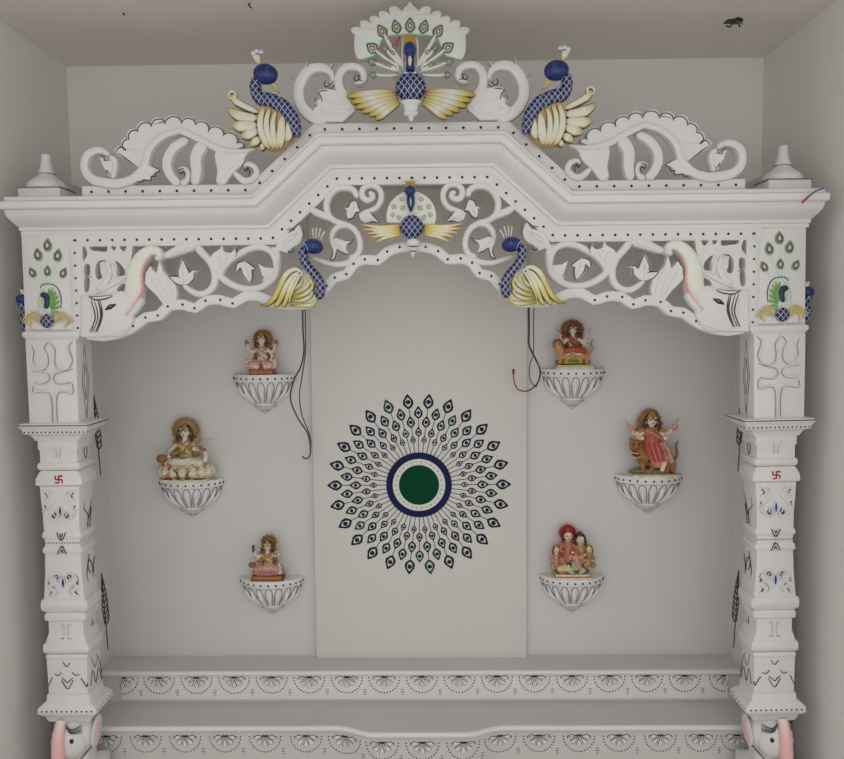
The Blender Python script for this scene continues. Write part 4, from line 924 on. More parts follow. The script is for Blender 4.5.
pk = pr.build('peacock_relief', cap, MARB, label='small painted peacock with raised tail in green, blue and gold')
m = MB()
for (x, y, a) in ((235,130,0),(175,190,-.18),(300,195,.15),(140,303,-.5),(235,293,0),(335,305,.4)):
    s_ = .85 if y > 280 else 1; ux, uy = math.sin(a), -math.cos(a)
    for k_, col_, yy_ in ((1, lin((120,172,146)), YF), (.74, lin((120,76,58)), YF-.0015), (.36, lin((214,196,176)), YF-.0028)):
        KS(m, [(x-ux*38*s_*k_, y-uy*38*s_*k_), (x-ux*20*s_*k_, y-uy*20*s_*k_), (x+ux*6*s_*k_, y+uy*6*s_*k_), (x+ux*30*s_*k_, y+uy*30*s_*k_), (x+ux*48*s_*k_, y+uy*48*s_*k_)], [26*k_, 54*s_*k_, 60*s_*k_, 34*s_*k_, 3], yy_, .0018, col_, [lin((84,132,108)), lin((60,40,32)), lin((180,150,120))][0 if k_ == 1 else (1 if k_ > .5 else 2)], round_=False)
    m.v and None
for i in range(8):
    a = math.radians(95-i*20); KS(m, [(248+10*math.cos(a), 540-20*math.sin(a)), (250+36*math.cos(a), 520-70*math.sin(a)), (252+62*math.cos(a), 505-112*math.sin(a)*.95)], [8, 15, 17], YF-.0028, .002, lin((112,168,84)), lin((50,98,60)), res=2)
for i in range(4):
    a = math.radians(110+i*22); KS(m, [(228+10*math.cos(a), 540-20*math.sin(a)), (228+52*math.cos(a), 505-105*math.sin(a)*.95)], [6, 10], YF-.0028, .0015, lin((150,190,140)), lin((90,130,90)), res=2)
for sd in (-1, 1):
    for i in range(5): KS(m, [(237+sd*40, 592+i*8), (237+sd*(84+i*2), 548+i*14), (237+sd*(132-i*4), 575+i*14), (237+sd*(166-i*16), 615+i*9)], [7, 10, 10, 4], YF-.0024, .0028, lin((222,206,146)), lin((100,72,28)), n=6)
KS(m, [(190,400),(200,380),(236,372),(275,380),(305,410),(322,470),(318,530)], [5,7,7,7,7,7,5], YF-.0005, .0016, lin((90,80,60)))
m.build('painted_feathers', pk, GLAZE, label='green eyed feathers and gold wings')
m = MB(); KS(m, [(196,452),(214,444),(232,456),(236,490),(228,530)], [26,40,42,32,26], YF-.004, .006, lin((24,40,80))); KS(m, [(212,480),(216,520)], [8,14], YF-.0100, .0015, lin((214,214,208))); KS(m, [(205,545),(222,560),(245,542)], [8,10,8], YF-.008, .0015, WHITE)
m.build('blue_head', pk, GLAZE, label='dark blue head and neck')
m = MB(); c_ = KQ([(236,608)])[0]; m.ell((c_[0], YF-.004, c_[1]), (46*UK, .010, 44*UK), WHITE, seg=16, rg=10); m.build('scaled_body', pk, NETC, label='blue body with white scale net')
m = MB()
KS(m, [(100,662),(240,665),(400,662)], [4,4,4], YF, .0012, GREY); KS(m, [(100,692),(240,697),(400,690)], [4,5,5], YF, .0012, DARK); KS(m, [(215,662),(240,690),(238,662)], [14,16,8], YF-.002, .003, WHITE)
m.build('painted_lines', cap, GLAZE, label='dark lines under the painted peacock')
# little peacock on the outer side of the block
m = MB(); X = xcc-26.5*PXM; zh = P(19, 300, YF).z; yS = YF+.03
m.tube([(X-.016, yS, zh+.004), (X-.020, yS, zh-.012), (X-.010, yS+.004, zh-.030), (X-.014, yS, zh-.050), (X-.008, yS, zh-.080)], [.013, .011, .009, .017, .012], [BLUE, BLUE, NAVY, NAVY, NAVY], seg=10)
sp_ = m.build('side_peacock', t, NETS, label='small dark blue peacock on the outer face of the block')
m = MB(); m.ell((X-.019, yS-.002, zh+.002), (.017, .014, .015), BLUE); m.build('head', sp_, GLAZE)
m = MB(); 
for k in (-1, 0, 1): m.tube([(X-.017, yS, zh+.012), (X-.016+k*.006, yS, zh+.030)], [.002, .003], CREAM, seg=5, res=1)
m.build('crest', sp_)
# red mark on the flared band
r0 = 3.3; arms = [[(0,-r0),(0,r0)],[(-r0,0),(r0,0)]]
m = MB(); cz = zc(479.8); fy = yfc(23.8); cu = .3*PXM
def bar(a, b): m.stroke([(xcc+cu+a[0]*PXM, cz-a[1]*PXM), (xcc+cu+b[0]*PXM, cz-b[1]*PXM)], 1.6*PXM, fy, .0012, RED, b=.003, res=1, n=4, round_=False)
for a, b in (((0,-3.5),(0,3.5)),((-3.5,0),(3.5,0)),((0,-3.5),(3.9,-3.5)),((3.5,0),(3.5,3.9)),((0,3.5),(-3.9,3.5)),((-3.5,0),(-3.5,-3.9))): bar(a, b)
sw = m.build('red_swastika_mark', t, GLAZE, label='small red painted swastika')
# floral reliefs
def flora(vs, face, parent_name='floral_relief', blue=True, flip=1, big=1.0):
    m = MB(); v0, v1 = vs; L = v1-v0
    V = lambda f: v0+L*f
    for sd in (-1, 1):
        if flip == 1:
            CS(m, [(sd*15,V(.06)),(sd*10,V(.10)),(sd*7,V(.3)),(sd*12,V(.52)),(sd*15,V(.7)),(sd*10,V(.9)),(sd*3,V(.98))], [1,2.2,2.8,3,3,2.4,1], face, .004, WHITE, lin((186,186,186)))
        for pts in ([(sd*15,V(.12)),(sd*12,V(.2)),(sd*13.5,V(.27))], [(sd*16,V(.5)),(sd*14,V(.6)),(sd*16,V(.66))], [(sd*6,V(.72)),(sd*4.5,V(.82)),(sd*7,V(.88)),(sd*8.5,V(.78))], [(sd*9,V(.35)),(sd*11,V(.45))]):
            if flip < 0: pts = [(a, v0+v1-b) for a, b in pts]
            m.stroke([LC(*p_) for p_ in pts], .8*PXM, yfc(face)-.0025, .0016, DARK, b=.003)
        CS(m, [(sd*1.5,V(.92)),(sd*6,V(.8)),(sd*6.5,V(.66))] if flip > 0 else [(sd*1.5,V(.2)),(sd*7,V(.16)),(sd*7.5,V(.34)),(sd*4,V(.4))], [1,1.8,1], face, .004, WHITE, GREY)
    for sd in (-1, 1):
        a_ = [(sd*8,V(.04)),(sd*5.5,V(.22)),(sd*8,V(.42)),(sd*13,V(.56)),(sd*14.5,V(.74)),(sd*10,V(.92)),(sd*5,V(.93)),(sd*4,V(.8))]
        b_ = [(sd*16,V(.04)),(sd*12.5,V(.10)),(sd*12,V(.24)),(sd*15,V(.34))]
        for pts in (a_, b_):
            if flip < 0: pts = [(x_, v0+v1-y_) for x_, y_ in pts]
            CS(m, pts, 1.9, face, .0035, WHITE, lin((196,196,196)))
            m.stroke([LC(x_+sd*1.0, y_) for x_, y_ in pts], .55*PXM, yfc(face)-.0004, .0012, lin((104,104,106)), b=.003)
    if blue: 
        vm = V(.68) if flip > 0 else V(.42)
        CS(m, [(0,vm-6),(0,vm),(0,vm+6)], [1,5.5,1], face, .003, lin((214,222,240)), lin((110,116,130)))
    o = m.build(parent_name, t, MARB, label='carved scrolls touched with dark lines')
    if blue:
        m = MB(); CS(m, [(0,vm-5),(0,vm),(0,vm+5)], [.6,3.2,.6], face, .0045, lin((30,44,110))); m.build('blue_drop', o, GLAZE, label='small dark blue drop')
    return o
flora((490,522), 19.6); flora((573,598), 20.3, flip=-1)
m = MB()
for sd in (-1, 1):
    for v0 in (449, 628):
        CS(m, [(sd*6,v0-1),(sd*3,v0-2),(sd*2.2,v0+4),(sd*2,v0+10)], [1,1.6,1.4,1], 19.2 if v0 < 500 else 18.2, .003, lin((206,206,204)), GREY)
        m.stroke([LC(*p_) for p_ in [(sd*6,v0-1 if v0 < 500 else v0+11),(sd*3.4,v0-2.2 if v0 < 500 else v0+12.5),(sd*2.2,v0 if v0 < 500 else v0+10)]], .8*PXM, yfc(19.2 if v0 < 500 else 18.2)-.0012, .0016, DARK, b=.003)
m.build('neck_curls', t, MARB, label='small curls touched with grey')
m = MB()
for v0, f_, s_ in ((537,21,-1),(551,21,1)):
    for a in ([(-4.5,v0+s_*4),(-3,v0),(0,v0-s_*4),(3,v0),(4.5,v0+s_*4)], [(-1.5,v0+s_*3),(0,v0-s_*.5),(1.5,v0+s_*3)]): m.stroke([LC(*p_) for p_ in a], .8*PXM, yfc(f_)-.001, .002, DARK, b=.004)
for a in ([(-4,663),(0,667.5),(4,663)], [(-6,681),(-4,685),(0,690),(4,685),(6,681)], [(-6,679),(-3,681),(0,684),(3,681),(6,679)], [(-21,688),(-18,683),(-16,678)], [(14,679),(17,683),(20,688),(21,684)], [(-13,675),(-9,676.5),(-6,673)], [(5,673),(9,676.5),(13,675)]): m.stroke([LC(*p_) for p_ in a], .8*PXM, yfc(21)-.0005, .0016, DARK, b=.003)
m.build('painted_leaf_lines', t, GLAZE, label='dark painted leaf outlines')
m = MB()
for pts in ([(.03,662),(.05,676),(.07,668)], [(.02,690),(.035,676),(.055,692),(.075,680),(.095,694)], [(.06,664),(.08,672),(.10,690)]): side_strokes(m, pts, .9, 21)
for pts in ([(.02,492),(.04,500),(.03,512),(.055,520),(.05,532)], [(.07,490),(.09,500),(.075,512),(.06,524)], [(.08,514),(.07,526),(.062,536)]): side_strokes(m, pts, .9, 19.4)
for pts in ([(.05,560),(.04,572),(.055,580)], [(.04,590),(.03,578),(.05,566),(.07,576),(.06,594)], [(.085,566),(.075,580),(.09,594)]): side_strokes(m, pts, .9, 19.8)
for pts in ([(.05,447),(.06,450),(.065,456),(.055,462),(.045,456),(.05,449)], [(.06,628),(.055,634),(.065,640),(.07,632)]): side_strokes(m, pts, .9, 19.4 if pts[0][1] < 500 else 18.4)
m.build('painted_side_lines', t, GLAZE, label='dark painted scrolls on the inner face')
# elephant head under the lower ledge
zE = zc(742, 68); hx = xcc-.8*PXM; fr_ = ycc-.062
m = MB(); m.ell((hx, ycc-.004, zE+.006), (23.5*PXM, .056, .066), WHITE, seg=24, rg=14); m.ell((hx-2*PXM, ycc-.034, zE-.004), (19*PXM, .036, .058), WHITE, seg=20, rg=12)
eh = m.build('elephant_head', t, MARB, 80, label='white elephant head with a pink trunk')
m = MB(); m.tube([(hx-7*PXM, ycc-.050, zE+.062), (hx-7.5*PXM, ycc-.068, zE+.02), (hx-8*PXM, ycc-.072, zE-.03), (hx-8*PXM, ycc-.070, zE-.085), (hx-6*PXM, ycc-.076, zE-.13)], [.013, .018, .019, .017, .013], [lin((240,222,218)), PINK, lin((238,186,182)), lin((238,186,182)), PINK], seg=12); m.build('trunk', eh, MARB, 80, label='pink trunk')
for dx_ in (-17.5, 5.5):
    m = MB(); m.ell((hx+dx_*PXM, ycc-(.066 if dx_ > 0 else .046), zE+.008), (.0060, .005, .0070), BLACK, seg=10); m.build('eye', eh, GLAZE, label='black eye')
m = MB()
for k in range(4): m.tube([(hx+(-1)*PXM, ycc-.060+k*.002, zE+.054-k*.006), (hx+6*PXM, ycc-.066+k*.0, zE+.042-k*.004), (hx+15*PXM, ycc-.054, zE+.050-k*.007)], .0016, [DARK, GREY, DARK, GREY][k], seg=5)
for k in range(3): m.tube([(hx-21*PXM, ycc-.028, zE+.048-k*.007), (hx-17*PXM, ycc-.046, zE+.040-k*.006), (hx-12*PXM, ycc-.058, zE+.048-k*.006)], .0016, [DARK, GREY, DARK][k], seg=5)
m.tube([(hx-1*PXM, ycc-.068, zE-.050), (hx+9*PXM, ycc-.058, zE-.056), (hx+15*PXM, ycc-.050, zE-.044), (hx+21*PXM, ycc-.030, zE-.024)], .0018, DARK, seg=5)
m.tube([(hx+12*PXM, ycc-.056, zE-.050), (hx+18*PXM, ycc-.042, zE-.030)], .0016, GREY, seg=5)
m.build('painted_lines', eh, GLAZE, label='dark painted head band and mouth lines')
m = MB(); m.ell((hx+22*PXM, ycc-.004, zE+.006), (.008, .036, .050), WHITE, (0, .12, 0), 16, 10); e_ = m.build('ear', eh)
m = MB(); m.ell((hx+23.6*PXM, ycc-.010, zE+.004), (.0065, .020, .034), PINK, (0, .12, 0), 14, 8); m.build('inner_ear', e_, MARB, label='pink inside of the ear')
rc = mirror_tree(t, label='square carved white column on the right, painted peacock panel at its top', mid=XM)
rc.location.x += .0237; rc.rotation_euler.y = -.0157      # this column is set a touch out of plumb
# the red marks turn the same way on both columns
for o in list(C.objects):
    if o.name == 'red_swastika_mark.001':
        me = flip_mesh(o.data); off = xcc-ORG['carved_column'][0]; o.data = me
        xs_ = [v.co.x for v in me.vertices]; src = [-v.co.x for v in me.vertices]
        d_ = (min(src)+max(src))/2-(min(xs_)+max(xs_))/2
        for v in me.vertices: v.co.x += d_
# ================================================================== BRACKETS
def bracket(px, py, w_, label):
    """half-bowl wall bracket, py = row of the rim top"""
    Yb = YBK; c = P(px, py, Yb-.04); R_ = w_/2*(Yb-.03)/F; z = c.z
    t = thing('bowl_bracket', (c.x, Yb, z), label, 'wall bracket', 'half bowl wall brackets')
    m = MB(); m.lathe(c.x, Yb, [(z, R_*.99), (z-.004, R_), (z-.022, R_*.99), (z-.026, R_*.94), (z-.028, R_*.90)], WHITE, seg=30, a0=180, a1=360, sy=.70)
    m.build('rim', t)
    m = MB()
    for k in range(13):
        a = math.radians(188+k*164/12); x_, y_ = c.x+R_*math.cos(a), Yb+R_*.70*math.sin(a)
        m.ell((x_, y_, z-.013), (.0036, .0030, .0036), DARK, seg=6, rg=4)
    m.build('painted_dots', t, GLAZE, label='row of dark dots')
    prf = [(-.027, .93), (-.045, .875), (-.062, .76), (-.078, .60), (-.088, .46), (-.096, .34)]
    m = MB(); m.lathe(c.x, Yb, [(z+a, R_*b) for a, b in prf]+[(z-.099, R_*.36), (z-.104, R_*.34)], WHITE, seg=30, a0=180, a1=360, sy=.70)
    bw = m.build('bowl', t)
    def at_(a, f):
        i = f*(len(prf)-1); k = max(0, min(int(i), len(prf)-2)); g = i-k; zz_ = prf[k][0]*(1-g)+prf[k+1][0]*g; rr = (prf[k][1]*(1-g)+prf[k+1][1]*g)*R_*1.01
        return (c.x+rr*math.cos(a), Yb+rr*.70*math.sin(a), z+zz_)
    N_ = 9
    for j in range(N_):
        a0 = 180+(j+.5)*180/N_; m = MB(); hwid = 180/N_*.40; loop = []
        for f, k in ((.98, .25), (.7, .85), (.35, 1.0), (.10, .8), (-.02, .0)): loop.append(at_(math.radians(a0-hwid*k), f))
        for f, k in ((.10, .8), (.35, 1.0), (.7, .85), (.98, .25)): loop.append(at_(math.radians(a0+hwid*k), f))
        m.tube(loop, .0013, lin((92,92,96)), seg=5, res=3)
        m.tube([at_(math.radians(a0), f) for f in (.12, .4, .7, .95)], [.002, .0075, .006, .002], lin((226,226,224)), seg=8, res=3)
        m.build('petal', bw, MARB, label='petal outlined in grey')
    m = MB(); m.lathe(c.x, Yb, [(z-.103, R_*.36), (z-.107, R_*.37), (z-.110, R_*.33), (z-.118, R_*.2), (z-.124, R_*.12), (z-.128, R_*.10), (z-.133, R_*.03)], [SILV, SILV, WHITE, SILV, SILV, WHITE, SILV], seg=18, a0=180, a1=360, sy=.70); m.build('drop', t, MARB, label='greyish drop knob')
    return c.x, z
BRK = [(262,374.5,62,'white half bowl bracket on the left back slab, uppermost, beside the hanging wires'), (188.5,480,66,'white half bowl bracket nearest the left column, under the largest veena player'), (270,579,65,'white half bowl bracket lowest on the left back slab'),
       (574.5,369,64,'white half bowl bracket on the right back slab, uppermost, beside the looped cable'), (651,475.5,68,'white half bowl bracket nearest the right column, under the figure on a tiger'), (573.5,577,65,'white half bowl bracket lowest on the right back slab, under the family group')]
BP = [bracket(*b) for b in BRK]
# ================================================================== FIGURINES
SKIN = lin((232,214,190)); HAIR = lin((62,42,34)); G1 = lin((186,146,74)); G2 = lin((150,104,52)); TERRA = lin((160,84,56)); ROSE = lin((206,108,104)); SAGE = lin((120,140,104)); IVORY = lin((228,220,196))
def remesh(o, v):
    md = o.modifiers.new('remesh', 'REMESH'); md.mode = 'VOXEL'; md.voxel_size = v; md.use_smooth_shade = True
    o.data.materials.clear(); return o
def solid(name, c, rough=.5):
    if name in MATS: return MATS[name]
    m = flat_mat(name, (128,128,128), rough, .12, 140)
    cr = [n for n in m.node_tree.nodes if n.type == 'VALTORGB'][0]
    cr.color_ramp.elements[0].color = (*[v*.72 for v in c], 1); cr.color_ramp.elements[1].color = (*[min(1, v*1.12) for v in c], 1); return m
class Fig:
    def __init__(s, i, label, px, base_py, hpx, cat='figurine'):
        bx, bz = BP[i]; s.z0 = bz; s.x0 = P(px, base_py, YBK-.045).x; s.y0 = YBK-.038; s.k = hpx*(YBK-.045)/F   # k = height
        s.t = thing('deity_figurine', (s.x0, s.y0, s.z0), label, cat, None)
    def p(s, x, y, z): return (s.x0+x*1.08*s.k, s.y0+y*s.k, s.z0+z*s.k)
    def ell(s, m, c, r, col, rot=(0,0,0), seg=12, rg=8): m.ell(s.p(*c), [v*s.k*k for v, k in zip(r, (1.1, 1, 1.05))], col, rot, seg, rg)
    def tube(s, m, pts, rad, col, seg=7, res=3): m.tube([s.p(*p_) for p_ in pts], [r*s.k for r in rad] if isinstance(rad, list) else rad*s.k, col, seg, res)
    def box(s, m, a, col):
        m.rect_loft(*[s.p((a[0]+a[1])/2, (a[2]+a[3])/2, 0)[k] for k in (0, 1)], [(s.z0+a[5]*s.k, (a[1]-a[0])/2*s.k, (a[3]-a[2])/2*s.k), (s.z0+a[4]*s.k, (a[1]-a[0])/2*s.k, (a[3]-a[2])/2*s.k)], col, .002)
    def build(s, m, name, label=None, mat=CLAY, parent=None): return m.build(name, parent or s.t, mat, 70, label)
    def body(s, m, matname, col, name='body', vox=.0022, label=None):
        o = m.build(name, s.t, CLAY, 70, label); remesh(o, vox); o.data.materials.append(solid(matname, col)); return o
    def face(s, c, r, par, skin=True):
        m = MB(); x, y, z = c
        for sd in (-1, 1): s.ell(m, (x+sd*r*.38, y-r*.86, z+r*.08), (r*.20, r*.10, r*.09), BLACK, seg=8, rg=5); s.tube(m, [(x+sd*r*.15, y-r*.93, z+r*.28), (x+sd*r*.42, y-r*.9, z+r*.36), (x+sd*r*.65, y-r*.76, z+r*.26)], r*.05, HAIR, seg=4)
        s.ell(m, (x, y-r*.95, z-r*.42), (r*.22, r*.08, r*.08), ROSE, seg=8, rg=5); s.ell(m, (x, y-r*.96, z+r*.42), (r*.07, r*.05, r*.10), RED, seg=6, rg=4)
        s.build(m, 'painted_face', 'dark eyes and red lips', CLAY, par)
        
def halo(f, c, r, col, col2, beads=14, flat=.35, h=1.0, a0=-35, a1=215):
    m = MB(); x, y, z = c
    f.ell(m, (x, y, z), (r*.92, r*.16, r*.95*h), col, seg=18, rg=10)
    o = f.build(m, 'halo')
    m = MB()
    for k in range(beads+1):
        a = math.radians(a0+(a1-a0)*k/beads); f.ell(m, (x+r*math.cos(a), y-r*.05, z+r*h*math.sin(a)), (r*.13, r*.13, r*.13), col2 if k % 2 else col, seg=7, rg=5)
    f.build(m, 'halo_beads', None, CLAY, o)
    return o
def head(f, m, c, r): f.ell(m, c, (r*.88, r*.9, r*1.08), SKIN, seg=14, rg=10); f.ell(m, (c[0], c[1]-r*.86, c[2]-r*.1), (r*.14, r*.18, r*.24), SKIN, seg=8, rg=6); f.tube(m, [(c[0], c[1], c[2]-r*.7), (c[0], c[1]+r*.1, c[2]-r*1.6)], [r*.5, r*.6], SKIN)
def crown(f, c, r, col=G1, col2=RED, tall=1.0):
    m = MB(); x, y, z = c
    f.tube(m, [(x, y-r*.1, z+r*.35), (x, y, z+r*1.0*tall), (x, y, z+r*1.6*tall), (x, y, z+r*2.0*tall)], [r*.98, r*.82, r*.42, r*.12], [col, col, col, col2], seg=10)
    for k in range(5):
        a = math.radians(-150+30*k); f.ell(m, (x+r*.98*math.cos(a), y-r*.1+r*.98*math.sin(a), z+r*.62), (r*.16, r*.16, r*.26), IVORY if k % 2 else col2, seg=6, rg=5)
    return f.build(m, 'crown', 'gilded crown')
def hair(f, c, r, long_=1.0, col=HAIR):
    m = MB(); x, y, z = c
    f.ell(m, (x, y+r*.25, z+r*.18), (r*1.12, r*.95, r*1.15), col)
    for sd in (-1, 1): f.tube(m, [(x+sd*r*.85, y-r*.1, z+r*.5), (x+sd*r*1.12, y, z-r*.3), (x+sd*r*1.25, y-r*.15, z-r*1.2*long_), (x+sd*r*1.2, y-r*.4, z-r*1.9*long_)], [r*.3, r*.36, r*.34, r*.14], col)
    return f.build(m, 'hair', 'dark hair')
def seated(f, sz=1.0, z=.12, col=SKIN, matn='figurine_skin', arms=(), extra=None, lean=0):
    """one continuous body: crossed legs, trunk, neck, head and arms; arms = lists of elbow and hand points"""
    m = MB(); hz_ = z+.62*sz
    f.tube(m, [(0, 0, z+.06), (0, 0, z+.2*sz), (lean, -.01, z+.36*sz), (lean, 0, z+.46*sz)], [.15*sz, .10*sz, .12*sz, .07*sz], col, seg=10)
    head(f, m, (lean, -.02, hz_), .095*sz)
    for sd in (-1, 1):
        f.tube(m, [(sd*.08*sz, 0, z+.07*sz), (sd*.27*sz, -.10*sz, z+.07*sz), (sd*.12*sz, -.17*sz, z+.035*sz), (-sd*.08*sz, -.19*sz, z+.03*sz)], [.085*sz, .07*sz, .05*sz, .03*sz], col, seg=9)
    for sd, el, hd_ in arms:
        sh = (lean+sd*.11*sz, 0, z+.40*sz)
        f.tube(m, [sh, el, hd_], [.045*sz, .034*sz, .024*sz], col, seg=8); f.ell(m, hd_, (.032*sz, .026*sz, .036*sz), col, seg=8, rg=6)
    if extra: extra(m)
    o = f.body(m, matn, col); f.face((lean, -.02, hz_), .095*sz, o); return (lean, -.02, hz_), .095*sz
def jewels(f, hc_, sz=.9, plate=G2, gold=G1, gem=TERRA, z=.12):
    (x, y, zz_), rr = hc_
    m = MB(); f.ell(m, (x, .09, z+.33), (.20*sz, .035, .30*sz), plate, seg=16, rg=10)
    for k in range(12):
        a = math.radians(-30+k*240/11); f.ell(m, (x+.20*sz*math.cos(a), .08, z+.33+.29*sz*math.sin(a)), (.03, .025, .03), gold if k % 2 else plate, seg=6, rg=4)
    f.build(m, 'back_piece', 'scalloped back piece')
    m = MB()
    for i, (w_, d_) in enumerate(((.9, 1.75), (1.3, 2.5), (1.0, 3.6))):
        f.tube(m, [(x-rr*w_, y-rr*.45, zz_-rr*(d_-.55)), (x-rr*w_*.5, y-rr*1.25, zz_-rr*(d_+.1)), (x, y-rr*1.45, zz_-rr*(d_+.35)), (x+rr*w_*.5, y-rr*1.25, zz_-rr*(d_+.1)), (x+rr*w_, y-rr*.45, zz_-rr*(d_-.55))], rr*.12, [gold, gem, gold, gem, gold], seg=5)
    for sd in (-1, 1): f.ell(m, (x+sd*rr*1.0, y-rr*.3, zz_-rr*.35), (rr*.16, rr*.16, rr*.3), gold, seg=6, rg=5)
    f.build(m, 'jewellery', 'gold necklaces and earrings')
def folds(f, z, w_, cols, n=7):
    m = MB()
    for k in range(n):
        u_ = -1+2*k/(n-1); f.tube(m, [(u_*w_, -.17+.05*u_*u_, z+.07), (u_*w_*.85, -.215+.05*u_*u_, z+.03), (u_*w_*.7, -.205+.05*u_*u_, z-.03)], [.016, .024, .012], cols[k % len(cols)], seg=6)
    f.build(m, 'cloth_folds', 'folds and trims of the cloth')
def veena(f, a, b, r=.022, gourd=.07, par=None):
    m = MB(); f.tube(m, [a, tuple((x+y)/2 for x, y in zip(a, b)), b], [r, r*.9, r*.45], [G2, G1, IVORY], seg=8)
    f.ell(m, a, (gourd, gourd*.7, gourd*.85), G2)
    for k in range(5): 
        p_ = tuple(x+(y-x)*(.2+.12*k) for x, y in zip(a, b)); f.ell(m, (p_[0], p_[1]-r*.8, p_[2]), (r*.35, r*.3, r*.9), BROWN, seg=6, rg=4)
    return f.build(m, 'veena', 'brown and gold stringed veena held slantwise')
def lotus(f, z, rx, ry, h, col, col2, n=11):
    m = MB(); f.ell(m, (0, 0, z), (rx*.9, ry*.9, h*.75), col)
    for k in range(n):
        a = math.radians(170+200*k/(n-1)); ca, sa = math.cos(a), math.sin(a)
        f.tube(m, [(rx*.75*ca, ry*.75*sa, z-h*.7), (rx*1.0*ca, ry*1.0*sa, z), (rx*.95*ca, ry*.95*sa, z+h*.95)], [.03, .065, .012], [col2, col, col2 if k % 2 else col], seg=7)
    return f.build(m, 'lotus_seat')
# 1 four armed seated figure, rose and gold
f = Fig(0, 'small four armed figurine with tan halo on red brown plinth, left slab uppermost', 262, 372, 45.5)
m = MB(); f.box(m, (-.27,.27,-.17,.15,0,.045), TERRA); f.box(m, (-.24,.24,-.15,.13,.045,.075), G1); f.box(m, (-.27,.27,-.17,.15,.075,.115), TERRA); f.build(m, 'plinth', 'red brown plinth')
lotus(f, .17, .27, .17, .07, lin((224,186,176)), TERRA)
halo(f, (.01, .08, .78), .19, G2, lin((176,110,64)), h=1.05)
hc = seated(f, .98, .17, arms=((-1,(-.22,-.02,.50),(-.29,-.05,.66)), (1,(.22,-.02,.50),(.29,-.05,.66)), (-1,(-.21,-.06,.43),(-.22,-.16,.33)), (1,(.21,-.06,.43),(.20,-.16,.33))))
hair(f, *hc, .9); crown(f, *hc, G1, TERRA, .8); jewels(f, hc, .95, lin((176,116,76)), z=.17); folds(f, .22, .24, [TERRA, lin((232,196,180)), G1])
m = MB(); f.tube(m, [(-.27,-.15,.22),(-.12,-.18,.25),(.12,-.18,.25),(.27,-.15,.22)], [.045,.055,.055,.045], lin((222,176,164)), seg=9); f.tube(m, [(-.1,-.1,.56),(.0,-.13,.48),(.12,-.12,.36)], [.03,.05,.05], lin((224,196,180))); f.tube(m, [(0,-.2,.27),(.02,-.22,.2),(0,-.2,.14)], [.04,.05,.03], TERRA); f.build(m, 'draped_cloth', 'rose coloured cloth')
m = MB()
for sd in (-1, 1): f.ell(m, (sd*.30,-.05,.71), (.045,.04,.055), ROSE); f.tube(m, [(sd*.30,-.05,.6),(sd*.33,-.03,.7),(sd*.31,-.03,.78)], .012, OLIVE, seg=5)
f.build(m, 'lotus_flowers', 'pink lotus buds in the raised hands')
m = MB(); f.ell(m, (.27,-.12,.26), (.05,.05,.09), SKIN); f.ell(m, (-.28,-.10,.26), (.05,.05,.09), IVORY); f.build(m, 'attendants', 'small pale shapes at the sides')
# 2 large veena player on ivory lotus
f = Fig(1, 'largest veena player figurine, beaded gold halo, big ivory lotus seat', 186, 478, 63)
m = MB(); f.box(m, (-.37,.37,-.2,.16,0,.035), IVORY); f.build(m, 'plinth')
m = MB(); f.ell(m, (0,0,.15), (.34,.19,.13), IVORY)
for k in range(9):
    a = math.radians(178+184*k/8); ca, sa = math.cos(a), math.sin(a); f.tube(m, [(.3*ca,.17*sa,.04),(.37*ca,.2*sa,.15),(.36*ca,.19*sa,.27)], [.04,.085,.02], [lin((206,190,140)), IVORY, lin((222,206,150))], seg=8)
f.build(m, 'lotus_seat', 'ivory lotus petals')
m = MB()
for pts in ([(-.2,-.2,.17),(-.12,-.235,.21),(-.05,-.235,.12),(0,-.24,.2),(.05,-.235,.12),(.12,-.235,.19)], [(0,-.24,.22),(0,-.245,.07)], [(-.28,-.17,.05),(-.1,-.23,.075),(.1,-.23,.075),(.28,-.17,.05)]): f.tube(m, pts, .013, [lin((130,60,40)), lin((120,84,40))], seg=5)
f.ell(m, (-.22,-.19,.11), (.06,.03,.04), ROSE); f.ell(m, (.2,-.19,.10), (.06,.03,.04), lin((216,160,140))); f.build(m, 'painted_ornament', 'brown and rose painted ornament')
halo(f, (-.01,.07,.80), .19, lin((160,134,88)), G1, 17, h=1.0)
hc = seated(f, .9, .23, arms=((-1,(-.22,-.06,.48),(-.20,-.18,.42)), (1,(.20,-.06,.50),(.17,-.17,.53))))
hair(f, *hc, 1.0); crown(f, *hc, G1, G2, .75); jewels(f, hc, 1.0, lin((190,168,112)), z=.22); folds(f, .32, .24, [IVORY, ROSE, lin((206,186,130)), SAGE])
m = MB(); f.tube(m, [(-.25,-.13,.29),(-.08,-.2,.33),(.1,-.2,.33),(.27,-.13,.29)], [.06,.075,.075,.06], IVORY, seg=9); f.tube(m, [(-.10,-.2,.38),(.02,-.22,.37),(.1,-.2,.38)], [.03,.05,.03], SAGE); f.tube(m, [(-.09,-.1,.60),(0,-.13,.54),(.09,-.12,.46)], [.03,.05,.04], lin((210,180,110))); f.tube(m, [(-.22,-.18,.30),(-.14,-.22,.28)], [.04,.03], ROSE); f.tube(m, [(.14,-.22,.30),(.2,-.2,.33)], [.04,.03], lin((170,60,50))); f.build(m, 'draped_cloth', 'ivory and green cloth')
veena(f, (-.31,-.18,.38), (.47,-.12,.70), .026, .08)
m = MB(); f.tube(m, [(.3,-.1,.32),(.33,-.1,.42),(.3,-.12,.50)], [.05,.035,.012], IVORY); f.ell(m, (.31,-.12,.51), (.03,.02,.03), TERRA); f.build(m, 'swan', 'small ivory swan at the side')
